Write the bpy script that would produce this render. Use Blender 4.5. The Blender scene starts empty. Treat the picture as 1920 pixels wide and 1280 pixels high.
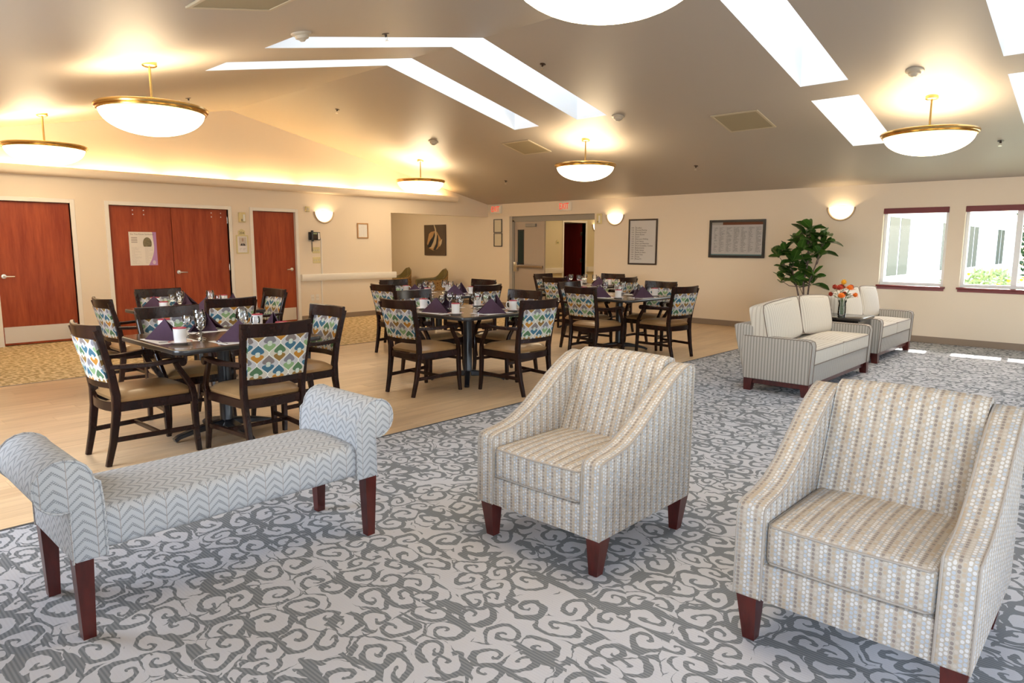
import bpy, bmesh, math, random
from mathutils import Vector, Matrix
random.seed(7)
PI = math.pi
SC = bpy.context.scene
COL = SC.collection

# ------------------------------------------------------------------ camera
cam_d = bpy.data.cameras.new('camera')
cam_d.sensor_fit = 'HORIZONTAL'; cam_d.sensor_width = 36.0
cam_d.lens = 1278.88 / 1920 * 36
cam_d.clip_start = .05; cam_d.clip_end = 300
cam = bpy.data.objects.new('camera', cam_d); COL.objects.link(cam)
CAM = Vector((11.6608, -11.7524, 1.4361))
yaw, pitch, roll = .74613, .13967, .00332
_f = Vector((-math.sin(yaw) * math.cos(pitch), math.cos(yaw) * math.cos(pitch), -math.sin(pitch)))
_r = Vector((math.cos(yaw), math.sin(yaw), 0)); _u = _r.cross(_f)
_r, _u = _r * math.cos(roll) + _u * math.sin(roll), _u * math.cos(roll) - _r * math.sin(roll)
M = Matrix.Identity(4)
for i in range(3):
    M[i][0], M[i][1], M[i][2], M[i][3] = _r[i], _u[i], -_f[i], CAM[i]
cam.matrix_world = M
SC.camera = cam

# ------------------------------------------------------------------ world, sun, exposure
W = bpy.data.worlds.new('world'); SC.world = W; W.use_nodes = True
wn = W.node_tree.nodes; wl = W.node_tree.links
sky = wn.new('ShaderNodeTexSky'); sky.sky_type = 'NISHITA'; sky.sun_disc = False
sky.sun_elevation = math.radians(45); sky.sun_rotation = 0; sky.air_density = 1.0; sky.dust_density = 2.5
wl.new(sky.outputs[0], wn['Background'].inputs[0])
wn['Background'].inputs[1].default_value = .7
sun_d = bpy.data.lights.new('sun', 'SUN'); sun_d.energy = 12; sun_d.angle = .009; sun_d.color = (1, .95, .87)
sun = bpy.data.objects.new('sun', sun_d); COL.objects.link(sun)
sun.rotation_euler = Vector((.10, -1, -.93)).to_track_quat('-Z', 'Y').to_euler()
sun.location = (10, 12, 12)
vs = SC.view_settings
vs.view_transform = 'Standard'; vs.look = 'None'; vs.exposure = 1.28; vs.gamma = 1.0; vs.use_curve_mapping = False
SC.cycles.max_bounces = 10; SC.cycles.diffuse_bounces = 4; SC.cycles.glossy_bounces = 4
SC.cycles.transparent_max_bounces = 24; SC.cycles.caustics_reflective = False; SC.cycles.caustics_refractive = False
SC.cycles.sample_clamp_indirect = 6

# daylight coming in through the skylights (one lamp under each roof glazing)
SKY_POWER = 6.5       # per square metre
def area_light(name, loc, sx, sy, power, color, rot=(0, 0, 0)):
    d = bpy.data.lights.new(name, 'AREA'); d.shape = 'RECTANGLE'; d.size = sx; d.size_y = sy
    d.energy = power; d.color = color
    o = bpy.data.objects.new(name, d); COL.objects.link(o); o.location = loc; o.rotation_euler = rot
    return o
YR, ZR, SL = -6.2, 3.688, .2085          # ridge
def zc(y): return ZR - SL * abs(y - YR)
SKYL = [(4.36, 4.85, -8.52, -3.81, 4.55), (5.57, 6.08, -8.50, -3.83, 4.55), (8.65, 9.15, -8.52, -3.80, 4.55), (8.63, 9.14, -3.39, -1.78, 4.05),
        (10.50, 11.02, -8.52, -3.80, 4.55), (10.49, 11.01, -3.39, -1.78, 4.05)]
for (x0, x1, y0, y1, zt) in SKYL:
    area_light('skylight_daylight', ((x0 + x1) / 2, (y0 + y1) / 2, zt - .03), x1 - x0 - .02, y1 - y0 - .02, SKY_POWER * (x1 - x0) * (y1 - y0), (.86, .93, 1))
# fill lamps in two tall windows added to the unseen right-hand wall
for yc in (-9.6, -5.0):
    area_light('window_daylight', (14.93, yc, 1.45), 1.5, 2.4, 24, (.88, .94, 1), (0, PI / 2, 0))
for xc in (6.6, 12.6):               # and in two windows added to the unseen wall behind the camera
    area_light('window_daylight', (xc, -12.38, 1.45), 2.2, 1.3, 38, (.88, .94, 1), (PI / 2, 0, 0))

# ------------------------------------------------------------------ node helper
class X:
    """socket with arithmetic"""
    def __init__(s, nt, sock): s.nt, s.s = nt, sock
    def _m(s, op, *a):
        n = s.nt.nodes.new('ShaderNodeMath'); n.operation = op
        for i, v in enumerate((s,) + a):
            if isinstance(v, X): s.nt.links.new(v.s, n.inputs[i])
            else: n.inputs[i].default_value = v
        return X(s.nt, n.outputs[0])
    def __add__(s, o): return s._m('ADD', o)
    def __sub__(s, o): return s._m('SUBTRACT', o)
    def __mul__(s, o): return s._m('MULTIPLY', o)
    def __truediv__(s, o): return s._m('DIVIDE', o)
    __radd__ = __add__; __rmul__ = __mul__
    def __rsub__(s, o): return (s * -1.0) + o
    def __lt__(s, o): return s._m('LESS_THAN', o)
    def __gt__(s, o): return s._m('GREATER_THAN', o)
    def fract(s): return s._m('FRACT')
    def floor(s): return s._m('FLOOR')
    def abs(s): return s._m('ABSOLUTE')
    def sin(s): return s._m('SINE')
    def cos(s): return s._m('COSINE')
    def sqrt(s): return s._m('SQRT')
    def pow(s, o): return s._m('POWER', o)
    def min(s, o): return s._m('MINIMUM', o)
    def max(s, o): return s._m('MAXIMUM', o)
    def mod2(s): return (s * .5).fract() * 2.0
    def atan2(s, o): return s._m('ARCTAN2', o)
    def clamp(s): return s._m('MULTIPLY', 1.0)._c()
    def _c(s): s.s.node.use_clamp = True; return s

class Mat:
    def __init__(s, name, rough=.5, spec=.5, metal=0, col=(.8, .8, .8), coat=0, sheen=0):
        m = bpy.data.materials.new(name); m.use_nodes = True
        s.m, s.nt = m, m.node_tree; s.b = s.nt.nodes['Principled BSDF']
        i = s.b.inputs
        i['Base Color'].default_value = (*col, 1); i['Roughness'].default_value = rough; i['Metallic'].default_value = metal
        i['Specular IOR Level'].default_value = spec; i['Coat Weight'].default_value = coat; i['Coat Roughness'].default_value = .15
        i['Sheen Weight'].default_value = sheen
    def coords(s, kind='UV'):
        t = s.nt.nodes.new('ShaderNodeTexCoord'); sep = s.nt.nodes.new('ShaderNodeSeparateXYZ')
        s.nt.links.new(t.outputs[kind], sep.inputs[0])
        return [X(s.nt, sep.outputs[k]) for k in range(3)]
    def objrand(s):
        return X(s.nt, s.nt.nodes.new('ShaderNodeObjectInfo').outputs['Random'])
    def vec(s, a, b, c=0.0):
        n = s.nt.nodes.new('ShaderNodeCombineXYZ')
        for k, v in enumerate((a, b, c)):
            if isinstance(v, X): s.nt.links.new(v.s, n.inputs[k])
            else: n.inputs[k].default_value = v
        return n.outputs[0]
    def noise(s, v, scale, detail=2, rough=.5):
        n = s.nt.nodes.new('ShaderNodeTexNoise'); n.inputs['Scale'].default_value = scale; n.inputs['Detail'].default_value = detail
        n.inputs['Roughness'].default_value = rough
        s.nt.links.new(v, n.inputs['Vector']); return X(s.nt, n.outputs['Fac'])
    def white(s, v):
        n = s.nt.nodes.new('ShaderNodeTexWhiteNoise'); n.noise_dimensions = '3D'; s.nt.links.new(v, n.inputs['Vector'])
        return X(s.nt, n.outputs['Value'])
    def mix(s, fac, a, b):
        n = s.nt.nodes.new('ShaderNodeMix'); n.data_type = 'RGBA'
        n.inputs[0].default_value = 0
        if isinstance(fac, X): s.nt.links.new(fac.s, n.inputs[0])
        else: n.inputs[0].default_value = fac
        for k, v in ((6, a), (7, b)):
            if isinstance(v, tuple): n.inputs[k].default_value = (*v, 1)
            else: s.nt.links.new(v, n.inputs[k])
        return n.outputs[2]
    def color(s, sock): s.nt.links.new(sock, s.b.inputs['Base Color']); return s
    def bump(s, x, strength=.3, dist=.002):
        n = s.nt.nodes.new('ShaderNodeBump'); n.inputs['Strength'].default_value = strength; n.inputs['Distance'].default_value = dist
        s.nt.links.new(x.s, n.inputs['Height']); s.nt.links.new(n.outputs[0], s.b.inputs['Normal']); return s

def plain(name, col, rough=.5, metal=0, spec=.5, coat=0, var=0, vs_=3.0):
    k = Mat(name, rough, spec, metal, col, coat)
    if var:
        u, v, w = k.coords('Object')
        n = k.noise(k.vec(u, v, w), vs_, 3)
        k.color(k.mix(n, tuple(c * (1 - var) for c in col), tuple(min(1, c * (1 + var)) for c in col)))
    return k.m
def emit(name, col, strength):
    m = bpy.data.materials.new(name); m.use_nodes = True; nt = m.node_tree; nt.nodes.clear()
    e = nt.nodes.new('ShaderNodeEmission'); e.inputs[0].default_value = (*col, 1); e.inputs[1].default_value = strength
    o = nt.nodes.new('ShaderNodeOutputMaterial'); nt.links.new(e.outputs[0], o.inputs[0]); return m
def glass(name, tint=(1, 1, 1), refl=1.0):
    m = bpy.data.materials.new(name); m.use_nodes = True; nt = m.node_tree; nt.nodes.clear()
    t = nt.nodes.new('ShaderNodeBsdfTransparent'); t.inputs[0].default_value = (*tint, 1)
    g = nt.nodes.new('ShaderNodeBsdfGlossy'); g.inputs['Roughness'].default_value = .02
    fr = nt.nodes.new('ShaderNodeFresnel'); fr.inputs[0].default_value = 1.5
    mu = nt.nodes.new('ShaderNodeMath'); mu.operation = 'MULTIPLY'; mu.inputs[1].default_value = refl
    nt.links.new(fr.outputs[0], mu.inputs[0])
    mx = nt.nodes.new('ShaderNodeMixShader'); nt.links.new(mu.outputs[0], mx.inputs[0]); nt.links.new(t.outputs[0], mx.inputs[1]); nt.links.new(g.outputs[0], mx.inputs[2])
    o = nt.nodes.new('ShaderNodeOutputMaterial'); nt.links.new(mx.outputs[0], o.inputs[0]); return m

# ------------------------------------------------------------------ materials
MT = {}
def wall_mat(name, col):
    k = Mat(name, .55, .35, col=col); u, v, w = k.coords('Object'); p = k.vec(u, v, w)
    n = k.noise(p, 160, 2); k.bump(n, .12, .002)
    return k.m
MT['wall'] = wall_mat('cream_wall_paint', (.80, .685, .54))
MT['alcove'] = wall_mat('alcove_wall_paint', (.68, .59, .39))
MT['shaft'] = plain('white_shaft_paint', (.86, .88, .9), .6)
k = Mat('ceiling_paint', .46, .4, col=(.45, .395, .33)); u, v, w = k.coords('Object')
k.bump(k.noise(k.vec(u, v, w), 90, 2), .10, .002); MT['ceiling'] = k.m
MT['trim'] = plain('white_trim_paint', (.82, .77, .69), .4)
MT['base'] = plain('taupe_rubber', (.27, .20, .145), .5)
MT['white'] = plain('white_plastic', (.82, .80, .74), .4)
MT['ivory'] = plain('ivory_plastic', (.66, .57, .30), .45)
MT['detector'] = plain('detector_plastic', (.60, .53, .42), .45)
MT['sconcerim'] = plain('antique_rim', (.46, .33, .20), .5)
MT['ventframe'] = plain('vent_frame_paint', (.54, .46, .32), .5)
MT['bronze'] = plain('bronze_bar', (.28, .20, .13), .35, .6)
MT['steel'] = plain('brushed_steel', (.70, .66, .60), .3, 1)
MT['chrome'] = plain('chrome', (.8, .8, .8), .12, 1)
MT['kick'] = plain('kick_plate', (.80, .76, .70), .38, .6)
MT['brass'] = plain('polished_brass', (.72, .47, .17), .22, 1)
MT['black'] = plain('black_plastic', (.018, .015, .014), .35)
MT['blackmetal'] = plain('black_metal', (.010, .012, .018), .3, 0, .6)
MT['darkframe'] = plain('dark_wood_frame', (.035, .018, .010), .3)
MT['oakframe'] = plain('light_oak_frame', (.46, .25, .10), .45)
MT['paper'] = plain('white_paper', (.80, .78, .76), .7)
MT['china'] = plain('white_china', (.84, .83, .82), .15, 0, .5, .4)
MT['redrim'] = plain('red_glaze', (.42, .05, .07), .2)
MT['redband'] = plain('red_band', (.50, .18, .18), .25)
MT['napkin'] = plain('purple_cloth', (.075, .040, .065), .85, 0, .2, 0, .12, 60)
MT['glass'] = glass('clear_glass', (.95, .955, .96), 2.4)
MT['vaseglass'] = glass('vase_glass', (.95, .98, .98), 1.2)
MT['pane'] = glass('window_glass', (.97, .98, .98), .12)
MT['picglass'] = glass('picture_glass', (.98, .98, .98), 1.0)
MT['lampglass'] = emit('lit_bowl_glass', (1, .80, .53), 5.6)
MT['sconceglass'] = emit('lit_sconce_glass', (1, .82, .56), 1.5)
MT['tube'] = emit('fluorescent_tube', (1, .72, .36), 26)
MT['exitred'] = emit('exit_red', (1, .08, .04), .42)
MT['exitface'] = plain('exit_face', (.85, .80, .68), .4)
MT['blind'] = plain('burgundy_valance', (.16, .022, .026), .5)
MT['sill'] = plain('burgundy_sill', (.19, .035, .035), .28)
MT['vinylframe'] = plain('window_vinyl', (.86, .87, .88), .35)
MT['metaldoor'] = plain('beige_metal_door', (.42, .34, .27), .4)
MT['metalframe'] = plain('grey_metal_frame', (.30, .27, .23), .4)
MT['lcd'] = plain('phone_screen', (.30, .36, .20), .3)
MT['ext'] = plain('exterior_siding_paint', (.82, .83, .85), .6)
MT['extroof'] = plain('exterior_roof', (.40, .38, .38), .8)
MT['extglass'] = plain('exterior_pane', (.02, .035, .033), .35, 0, .15)
MT['extwhite'] = plain('exterior_white_trim', (.85, .85, .85), .5)
MT['grass'] = plain('lawn', (.36, .40, .30), .9, 0, .2, 0, .4, 2.0)
MT['shrub'] = plain('shrub_leaf', (.30, .38, .17), .6, 0, .3, 0, .35, 9)
MT['treeleaf'] = plain('tree_leaf', (.03, .06, .02), .7, 0, .3, 0, .3, 5)
MT['bark'] = plain('grey_bark', (.14, .10, .09), .8, 0, .3, 0, .3, 30)
MT['yellow'] = plain('yellow_petal', (.80, .42, .02), .6)
MT['orange'] = plain('orange_petal', (.78, .20, .02), .6, 0, .3, 0, .25, 60)
MT['rust'] = plain('rust_petal', (.42, .045, .02), .6, 0, .3, 0, .3, 60)
MT['stemgreen'] = plain('stem_green', (.05, .12, .02), .6)
MT['basket'] = plain('brown_basket', (.16, .08, .04), .7, 0, .3, 0, .3, 40)
MT['soil'] = plain('soil', (.04, .028, .02), .95)
MT['greenleather'] = plain('olive_leather', (.15, .115, .04), .32, 0, .5, 0, .15, 6)

# fig leaf: green with pale midrib
k = Mat('fig_leaf', .32, .5); u, v, w = k.coords(); r_ = k.objrand()
rib = (u.abs() < .0035); veins = (((v + u.abs() * .6) * 38.0).fract() < .12) * .5
k.color(k.mix(rib.max(veins) * .55, k.mix(r_, (.016, .060, .008), (.07, .17, .02)), (.22, .34, .08))); MT['figleaf'] = k.m

# cherry door veneer
def wood(name, dark, light, gx, gy, rough, coat, rnd=0.0):
    k = Mat(name, rough, .25 if 'veneer' in name else .5, coat=coat); u, v, w = k.coords(); r = k.objrand()
    if 'espresso' in name: k.b.inputs['Specular IOR Level'].default_value = .32
    p = k.vec(u * gx + r * 13.0, v * gy + r * 7.0, 0.0)
    n = k.noise(p, 1.0, 5, .62); n2 = k.noise(p, 4.0, 3, .6)
    t = ((n - .33) * 2.6 + (n2 - .5) * .5)._c()
    if rnd: t = (t * (1 - rnd) + r * rnd)._c()
    k.color(k.mix(t, dark, light)); return k.m
MT['doorwood'] = wood('cherry_veneer', (.26, .042, .016), (.42, .090, .030), 9, .9, .45, .0)
MT['reddoor'] = wood('dark_red_veneer', (.085, .006, .006), (.13, .011, .010), 9, .9, .4, .0)
MT['cherry'] = wood('cherry_wood', (.045, .006, .005), (.10, .013, .009), 12, 3, .28, .2)
MT['espresso'] = wood('espresso_wood', (.010, .0035, .0025), (.028, .009, .006), 10, 4, .27, .0)
MT['tabletop'] = wood('walnut_laminate', (.10, .055, .025), (.17, .095, .045), 2, 14, .16, .5)
MT['tableedge'] = plain('table_edge', (.022, .020, .021), .28)
MT['endtable'] = plain('black_brown_table', (.012, .009, .009), .18, 0, .5, .4)
# floor planks (object random tone)
k = Mat('oak_plank', .33, .45); u, v, w = k.coords('Object'); r = k.objrand()
p = k.vec(u * 26.0 + r * 50.0, v * 1.6 + r * 31.0, 0.0)
n = k.noise(p, 1.0, 4, .6); n2 = k.noise(k.vec(u * 9.0 + r * 11.0, v * .8 + r * 3.0, 0.0), 1.0, 2)
t = (n * 1.1 + r * .30 + n2 * .5 - .50)._c()
k.color(k.mix(t, (.47, .315, .18), (.82, .615, .385))); MT['plank'] = k.m
MT['subfloor'] = plain('plank_joint', (.22, .13, .07), .6)
MT['edging'] = plain('dark_edge_strip', (.05, .055, .065), .5)

# scroll carpet
def scroll(name, light, dark, line):
    k = Mat(name, .95, .15); u, v, w = k.coords('Object')
    n1 = k.noise(k.vec(u, v, 0.0), 3.2, 1) - .5; n2 = k.noise(k.vec(u + 7.3, v + 2.1, 0.0), 3.2, 1) - .5
    S = 6.4
    n3 = k.noise(k.vec(u, v, 3.0), 13, 2) - .5; n4 = k.noise(k.vec(u + 3.1, v + 8.7, 3.0), 13, 2) - .5
    a = (u + n1 * .16 + n3 * .055) * S; b = (v + n2 * .16 + n4 * .055) * (S * 1.12)
    vo = k.nt.nodes.new('ShaderNodeTexVoronoi'); vo.voronoi_dimensions = '2D'; vo.inputs['Scale'].default_value = 1.0; vo.inputs['Randomness'].default_value = .8
    k.nt.links.new(k.vec(a, b), vo.inputs['Vector'])
    sp = k.nt.nodes.new('ShaderNodeSeparateXYZ'); k.nt.links.new(vo.outputs['Position'], sp.inputs[0])
    sc = k.nt.nodes.new('ShaderNodeSeparateColor'); k.nt.links.new(vo.outputs['Color'], sc.inputs[0])
    rr, rg = X(k.nt, sc.outputs[0]), X(k.nt, sc.outputs[1])
    lx, ly = a - X(k.nt, sp.outputs[0]), b - X(k.nt, sp.outputs[1])
    r = (lx * lx + ly * ly).sqrt()
    hand = (rg > .5) * 2.0 - 1.0
    ang = ly.atan2(lx) * hand * (1 / (2 * PI))
    ph = (ang + r * 2.5 + rr).fract()
    wd = .26 + (r * .32)
    spiral = (ph < wd) * (r < .62)
    ve = k.nt.nodes.new('ShaderNodeTexVoronoi'); ve.voronoi_dimensions = '2D'; ve.feature = 'DISTANCE_TO_EDGE'; ve.inputs['Scale'].default_value = 1.0; ve.inputs['Randomness'].default_value = .8
    k.nt.links.new(k.vec(a, b), ve.inputs['Vector'])
    edge = X(k.nt, ve.outputs['Distance'])
    wob = k.noise(k.vec(u, v, 9.0), 5.5, 2)
    rim = edge < ((wob - .44) * .42)
    blob = (k.noise(k.vec(u * 2.4, v * 9.0, 0.0), 1.0, 2) > .58) * (edge < .17)
    d = spiral.max(rim).max(blob)
    thr = (v * 470.0).sin() * .5 + .5                      # yarn rows run along X
    fine = k.noise(k.vec(u, v, 0.0), 420, 2)
    dk = k.mix(thr * .6 + fine * .3, dark, line)
    lt = k.mix(fine, tuple(c * .84 for c in light), tuple(min(1, c * 1.1) for c in light))
    k.color(k.mix(d, lt, dk)); k.bump(fine * .6 + thr * .3 - d * .5, .35, .003)
    return k.m
MT['carpet'] = scroll('grey_scroll_carpet', (.51, .51, .535), (.13, .14, .15), (.26, .27, .28))
# beige leaf-fleck carpet by the doors
k = Mat('beige_fleck_carpet', .95, .15); u, v, w = k.coords('Object')
q = k.noise(k.vec(u * 13.0 + v * 7.0, v * 22.0 - u * 9.0, 0.0), 1.0, 2, .5)
fine = k.noise(k.vec(u, v, 0.0), 300, 2)
k.color(k.mix(((q - .43) * 7.0)._c(), k.mix(fine, (.36, .26, .12), (.46, .33, .16)), k.mix(fine, (.68, .53, .31), (.82, .66, .42)))); MT['beige'] = k.m

# chair-back teardrop print
def drops(name, bg=(.52, .48, .40)):
    k = Mat(name, .8, .2); u, v, w = k.coords()
    A, B = .150, .145
    def lat(du, dv):
        p = ((u + du) / A).fract() - .5; rowi = ((v + dv) / B); q = rowi.fract() - .5
        return p, q, rowi.floor(), ((u + du) / A).floor()
    wd = lambda q: (q * (2 * PI)).cos() * .25 + .25
    out = None
    p0, q0, r0, c0 = lat(0.0, 0.0); p1, q1, r1, c1 = lat(A / 2, B / 2)
    inA = p0.abs() < wd(q0)
    def motif(p, q, row, colr, up1, up2, lo1, lo2):
        ap = p.abs()
        def tear(t):
            return ((t.max(.0001).pow(.55) * PI).sin().max(0.0) * (1.0 - t).max(.0001).pow(.35)) * .31
        tu = ((q + .02) / .50); tl = ((q * -1.0 - .02) / .46)
        up = (ap < tear(tu._c())) * (tu > .0); lo = (ap < tear(tl._c())) * (tl > .0)
        par = (row + colr).mod2()
        cu = k.mix(par > .5, up1, up2); cl = k.mix(par > .5, lo1, lo2)
        capu = ((p * p * 1.0 + (q - .03) * (q - .03) * 2.2) < .011) * up
        capl = ((p * p * 1.0 + (q + .07) * (q + .07) * 2.2) < .011) * lo
        return up, lo, cu, cl, capu.max(capl)
    ua, la, cua, cla, capa = motif(p0, q0, r0, c0, (.19, .18, .20), (.20, .165, .155), (.22, .33, .16), (.055, .14, .20))
    ub, lb, cub, clb, capb = motif(p1, q1, r1, c1, (.05, .13, .19), (.08, .16, .08), (.42, .19, .03), (.24, .14, .04))
    line = ((p0.abs() - wd(q0)).abs() < .020)
    cA = k.mix(capa, k.mix(la, k.mix(ua, (.46, .45, .46), cua), cla), (.50, .55, .46))
    cB = k.mix(capb, k.mix(lb, k.mix(ub, bg, cub), clb), (.55, .58, .50))
    k.color(k.mix(line, k.mix(inA, cB, cA), (.74, .72, .66))); return k.m
MT['drops'] = drops('teardrop_print_fabric')
k = Mat('tan_vinyl', .36, .5, coat=.1); u, v, w = k.coords('Object')
n = k.noise(k.vec(u, v, w), 7, 2); k.color(k.mix(n, (.27, .145, .055), (.44, .26, .115))); MT['vinyl'] = k.m
# lounge armchair: columns of little dots
k = Mat('dotted_stripe_fabric', .85, .2); u, v, w = k.coords()
PU, PV = .0128, .0150
cu = (u / PU).floor(); fu = (u / PU).fract() - .5
sh = cu.mod2() * .5
cv = (v / PV + sh).floor(); fv = (v / PV + sh).fract() - .5
dot = (fu * fu * .9 + fv * fv) < .15
wn_ = k.white(k.vec(cu, cv, 3.0)); wc = k.white(k.vec(cu, 1.0, 9.0))
m4 = (cu * .25).fract() * 4.0
lt_ = k.mix(wn_ > .55, (.57, .555, .54), (.40, .43, .475))
tn_ = k.mix(wn_ > .5, (.43, .34, .245), (.47, .41, .345))
c2_ = k.mix((m4 > .7) * (m4 < 1.3), lt_, tn_)
c3_ = k.mix(m4 < .5, c2_, k.mix(wn_ > .6, (.25, .21, .185), (.36, .29, .235)))
k.color(k.mix(dot, (.41, .36, .30), c3_)); MT['dots'] = k.m
# bench: leafy herringbone
k = Mat('leaf_chevron_fabric', .85, .2); u, v, w = k.coords()
CW, LH = .082, .033
t = (u / CW).fract(); tri = (t - .5).abs() * 2.0           # 1 at stems, 0 mid
s = ((v - (1.0 - tri).pow(.8) * .040) / LH)
fs = s.fract()
leaf = (fs - .5).abs()
fine = k.noise(k.vec(u, v, w), 330, 1)
dark = ((leaf < (.12 + .10 * (1.0 - tri))) * (((u * 560.0).sin() * (v * 700.0).sin() + fine * 1.2) > .38)).max((leaf < .035) * .8)
stem = (t - .5).abs() > .485
k.color(k.mix(stem, k.mix(dark, (.47, .485, .505), (.27, .28, .30)), (.34, .30, .285))); MT['chev'] = k.m
# sofa stripe
k = Mat('striped_sofa_fabric', .85, .2); u, v, w = k.coords()
a = (u / .030).fract(); b = (u / .011).fract()
st = (a < .42); s2 = (b < .35) * .5
k.color(k.mix((st * .75 + s2 * .4)._c(), (.47, .425, .365), (.25, .225, .20))); MT['stripe'] = k.m
k = Mat('striped_sofa_cushion', .85, .2); u, v, w = k.coords()
a = (u / .042).fract(); b = (u / .014).fract()
k.color(k.mix(((a < .3) * .55 + (b < .3) * .25)._c(), (.64, .58, .49), (.42, .355, .275))); MT['cushion'] = k.m
MT['piping'] = plain('brown_piping', (.20, .15, .115), .8)
MT['softpipe'] = plain('pale_piping', (.34, .30, .26), .8)
# alcove chair print
k = Mat('tan_flecked_fabric', .85, .2); u, v, w = k.coords()
n = k.noise(k.vec(u, v, w), 26, 1); k.color(k.mix(n > .60, (.36, .22, .085), (.17, .07, .035))); MT['fleck'] = k.m

# ------------------------------------------------------------------ mesh helpers
def boxuv(me):
    uv = me.uv_layers.new(name='UVMap').data
    vsx = me.vertices
    for p in me.polygons:
        n = p.normal; ax, ay, az = abs(n.x), abs(n.y), abs(n.z)
        for li in p.loop_indices:
            c = vsx[me.loops[li].vertex_index].co
            if ax >= ay and ax >= az: uv[li].uv = (c.y, c.z)
            elif ay >= az: uv[li].uv = (c.x, c.z)
            else: uv[li].uv = (c.x, c.y)

def finish(me, smooth=True, ang=35, uv=True):
    if uv: boxuv(me)
    if smooth:
        me.polygons.foreach_set('use_smooth', [True] * len(me.polygons)); me.set_sharp_from_angle(angle=math.radians(ang))
    me.update()

def obj(name, bm, mat, parent=None, smooth=True, ang=35, uv=True):
    me = bpy.data.meshes.new(name)
    if isinstance(bm, bmesh.types.BMesh):
        bmesh.ops.recalc_face_normals(bm, faces=bm.faces) if bm.faces else None
        bm.to_mesh(me); bm.free()
    else: me.from_pydata(*bm)
    me.materials.append(MT[mat] if isinstance(mat, str) else mat)
    finish(me, smooth, ang, uv)
    o = bpy.data.objects.new(name, me); COL.objects.link(o)
    if parent: o.parent = parent
    return o
def inst(name, me, parent=None):
    o = bpy.data.objects.new(name, me); COL.objects.link(o)
    if parent: o.parent = parent
    return o
def tag(o, label, cat, group=None):
    o['label'] = label; o['category'] = cat
    if group: o['group'] = group
    return o
def thing(name, label, cat, loc=(0, 0, 0), rz=0, group=None):
    o = bpy.data.objects.new(name, None); COL.objects.link(o); o.empty_display_size = .1
    o.location = loc; o.rotation_euler = (0, 0, rz); return tag(o, label, cat, group)
def struct(o): o['kind'] = 'structure'; return o
def dup(root, loc, rz, label, group=None):
    r = root.copy(); COL.objects.link(r); r.location = loc; r.rotation_euler = (0, 0, rz); r['label'] = label
    if group: r['group'] = group
    for ch in list(root.children):
        c = ch.copy(); COL.objects.link(c); c.parent = r
        for g in list(ch.children):
            d = g.copy(); COL.objects.link(d); d.parent = c
    return r

def NB(): return bmesh.new()
def box(bm, lo, hi, bev=0, seg=2):
    lo, hi = Vector(lo), Vector(hi)
    r = bmesh.ops.create_cube(bm, size=1, matrix=Matrix.Translation((lo + hi) / 2) @ Matrix.Diagonal((*(hi - lo), 1)))
    if bev:
        es = list({e for v in r['verts'] for e in v.link_edges})
        bmesh.ops.bevel(bm, geom=es, offset=bev, segments=seg, profile=.5, affect='EDGES', clamp_overlap=True)
    return bm
def B(lo, hi, bev=0, seg=2): return box(NB(), lo, hi, bev, seg)
def loft(bm, secs, closed=True, caps=True):
    rings = [[bm.verts.new(p) for p in s] for s in secs]
    n = len(rings[0])
    for a, b in zip(rings, rings[1:]):
        for i in range(n if closed else n - 1):
            j = (i + 1) % n; bm.faces.new((a[i], a[j], b[j], b[i]))
    if caps and closed:
        bm.faces.new(rings[0][::-1]); bm.faces.new(rings[-1])
    return bm
def bar(bm, pts, w, d, up=(1, 0, 0)):
    """rectangular bar swept along pts; w along 'up' axis, d across; w,d may be lists"""
    pts = [Vector(p) for p in pts]; secs = []; up = Vector(up)
    for i, p in enumerate(pts):
        t = (pts[min(i + 1, len(pts) - 1)] - pts[max(i - 1, 0)]).normalized()
        s = up.normalized(); n = t.cross(s).normalized()
        ww = (w[i] if isinstance(w, (list, tuple)) else w) / 2; dd = (d[i] if isinstance(d, (list, tuple)) else d) / 2
        c = min(ww, dd) * .3
        secs.append([p + s * a + n * b for a, b in ((-ww + c, -dd), (ww - c, -dd), (ww, -dd + c), (ww, dd - c), (ww - c, dd), (-ww + c, dd), (-ww, dd - c), (-ww, -dd + c))])
    return loft(bm, secs)
def tube(bm, pts, r, n=8, caps=True):
    pts = [Vector(p) for p in pts]; secs = []
    t0 = (pts[1] - pts[0]).normalized(); a = t0.orthogonal().normalized()
    for i, p in enumerate(pts):
        t = (pts[min(i + 1, len(pts) - 1)] - pts[max(i - 1, 0)]).normalized()
        a = (a - t * a.dot(t)).normalized(); b = t.cross(a); rr = r[i] if isinstance(r, (list, tuple)) else r
        secs.append([p + (a * math.cos(2 * PI * k / n) + b * math.sin(2 * PI * k / n)) * rr for k in range(n)])
    return loft(bm, secs, True, caps)
def lathe(bm, prof, n=24, c=(0, 0, 0), a0=0, a1=2 * PI, sx=1, sy=1):
    full = abs(a1 - a0 - 2 * PI) < 1e-6; m = n if full else n + 1
    rings = []
    for (r, z) in prof:
        if r < 1e-6: rings.append([bm.verts.new((c[0], c[1], c[2] + z))])
        else: rings.append([bm.verts.new((c[0] + r * sx * math.cos(a0 + (a1 - a0) * k / n), c[1] + r * sy * math.sin(a0 + (a1 - a0) * k / n), c[2] + z)) for k in range(m)])
    for A, Bq in zip(rings, rings[1:]):
        for k in range(n):
            k2 = (k + 1) % m if full else k + 1
            if len(A) == 1 and len(Bq) == 1: continue
            if len(A) == 1: bm.faces.new((A[0], Bq[k], Bq[k2]))
            elif len(Bq) == 1: bm.faces.new((A[k], A[k2], Bq[0]))
            else: bm.faces.new((A[k], A[k2], Bq[k2], Bq[k]))
    return bm
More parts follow.
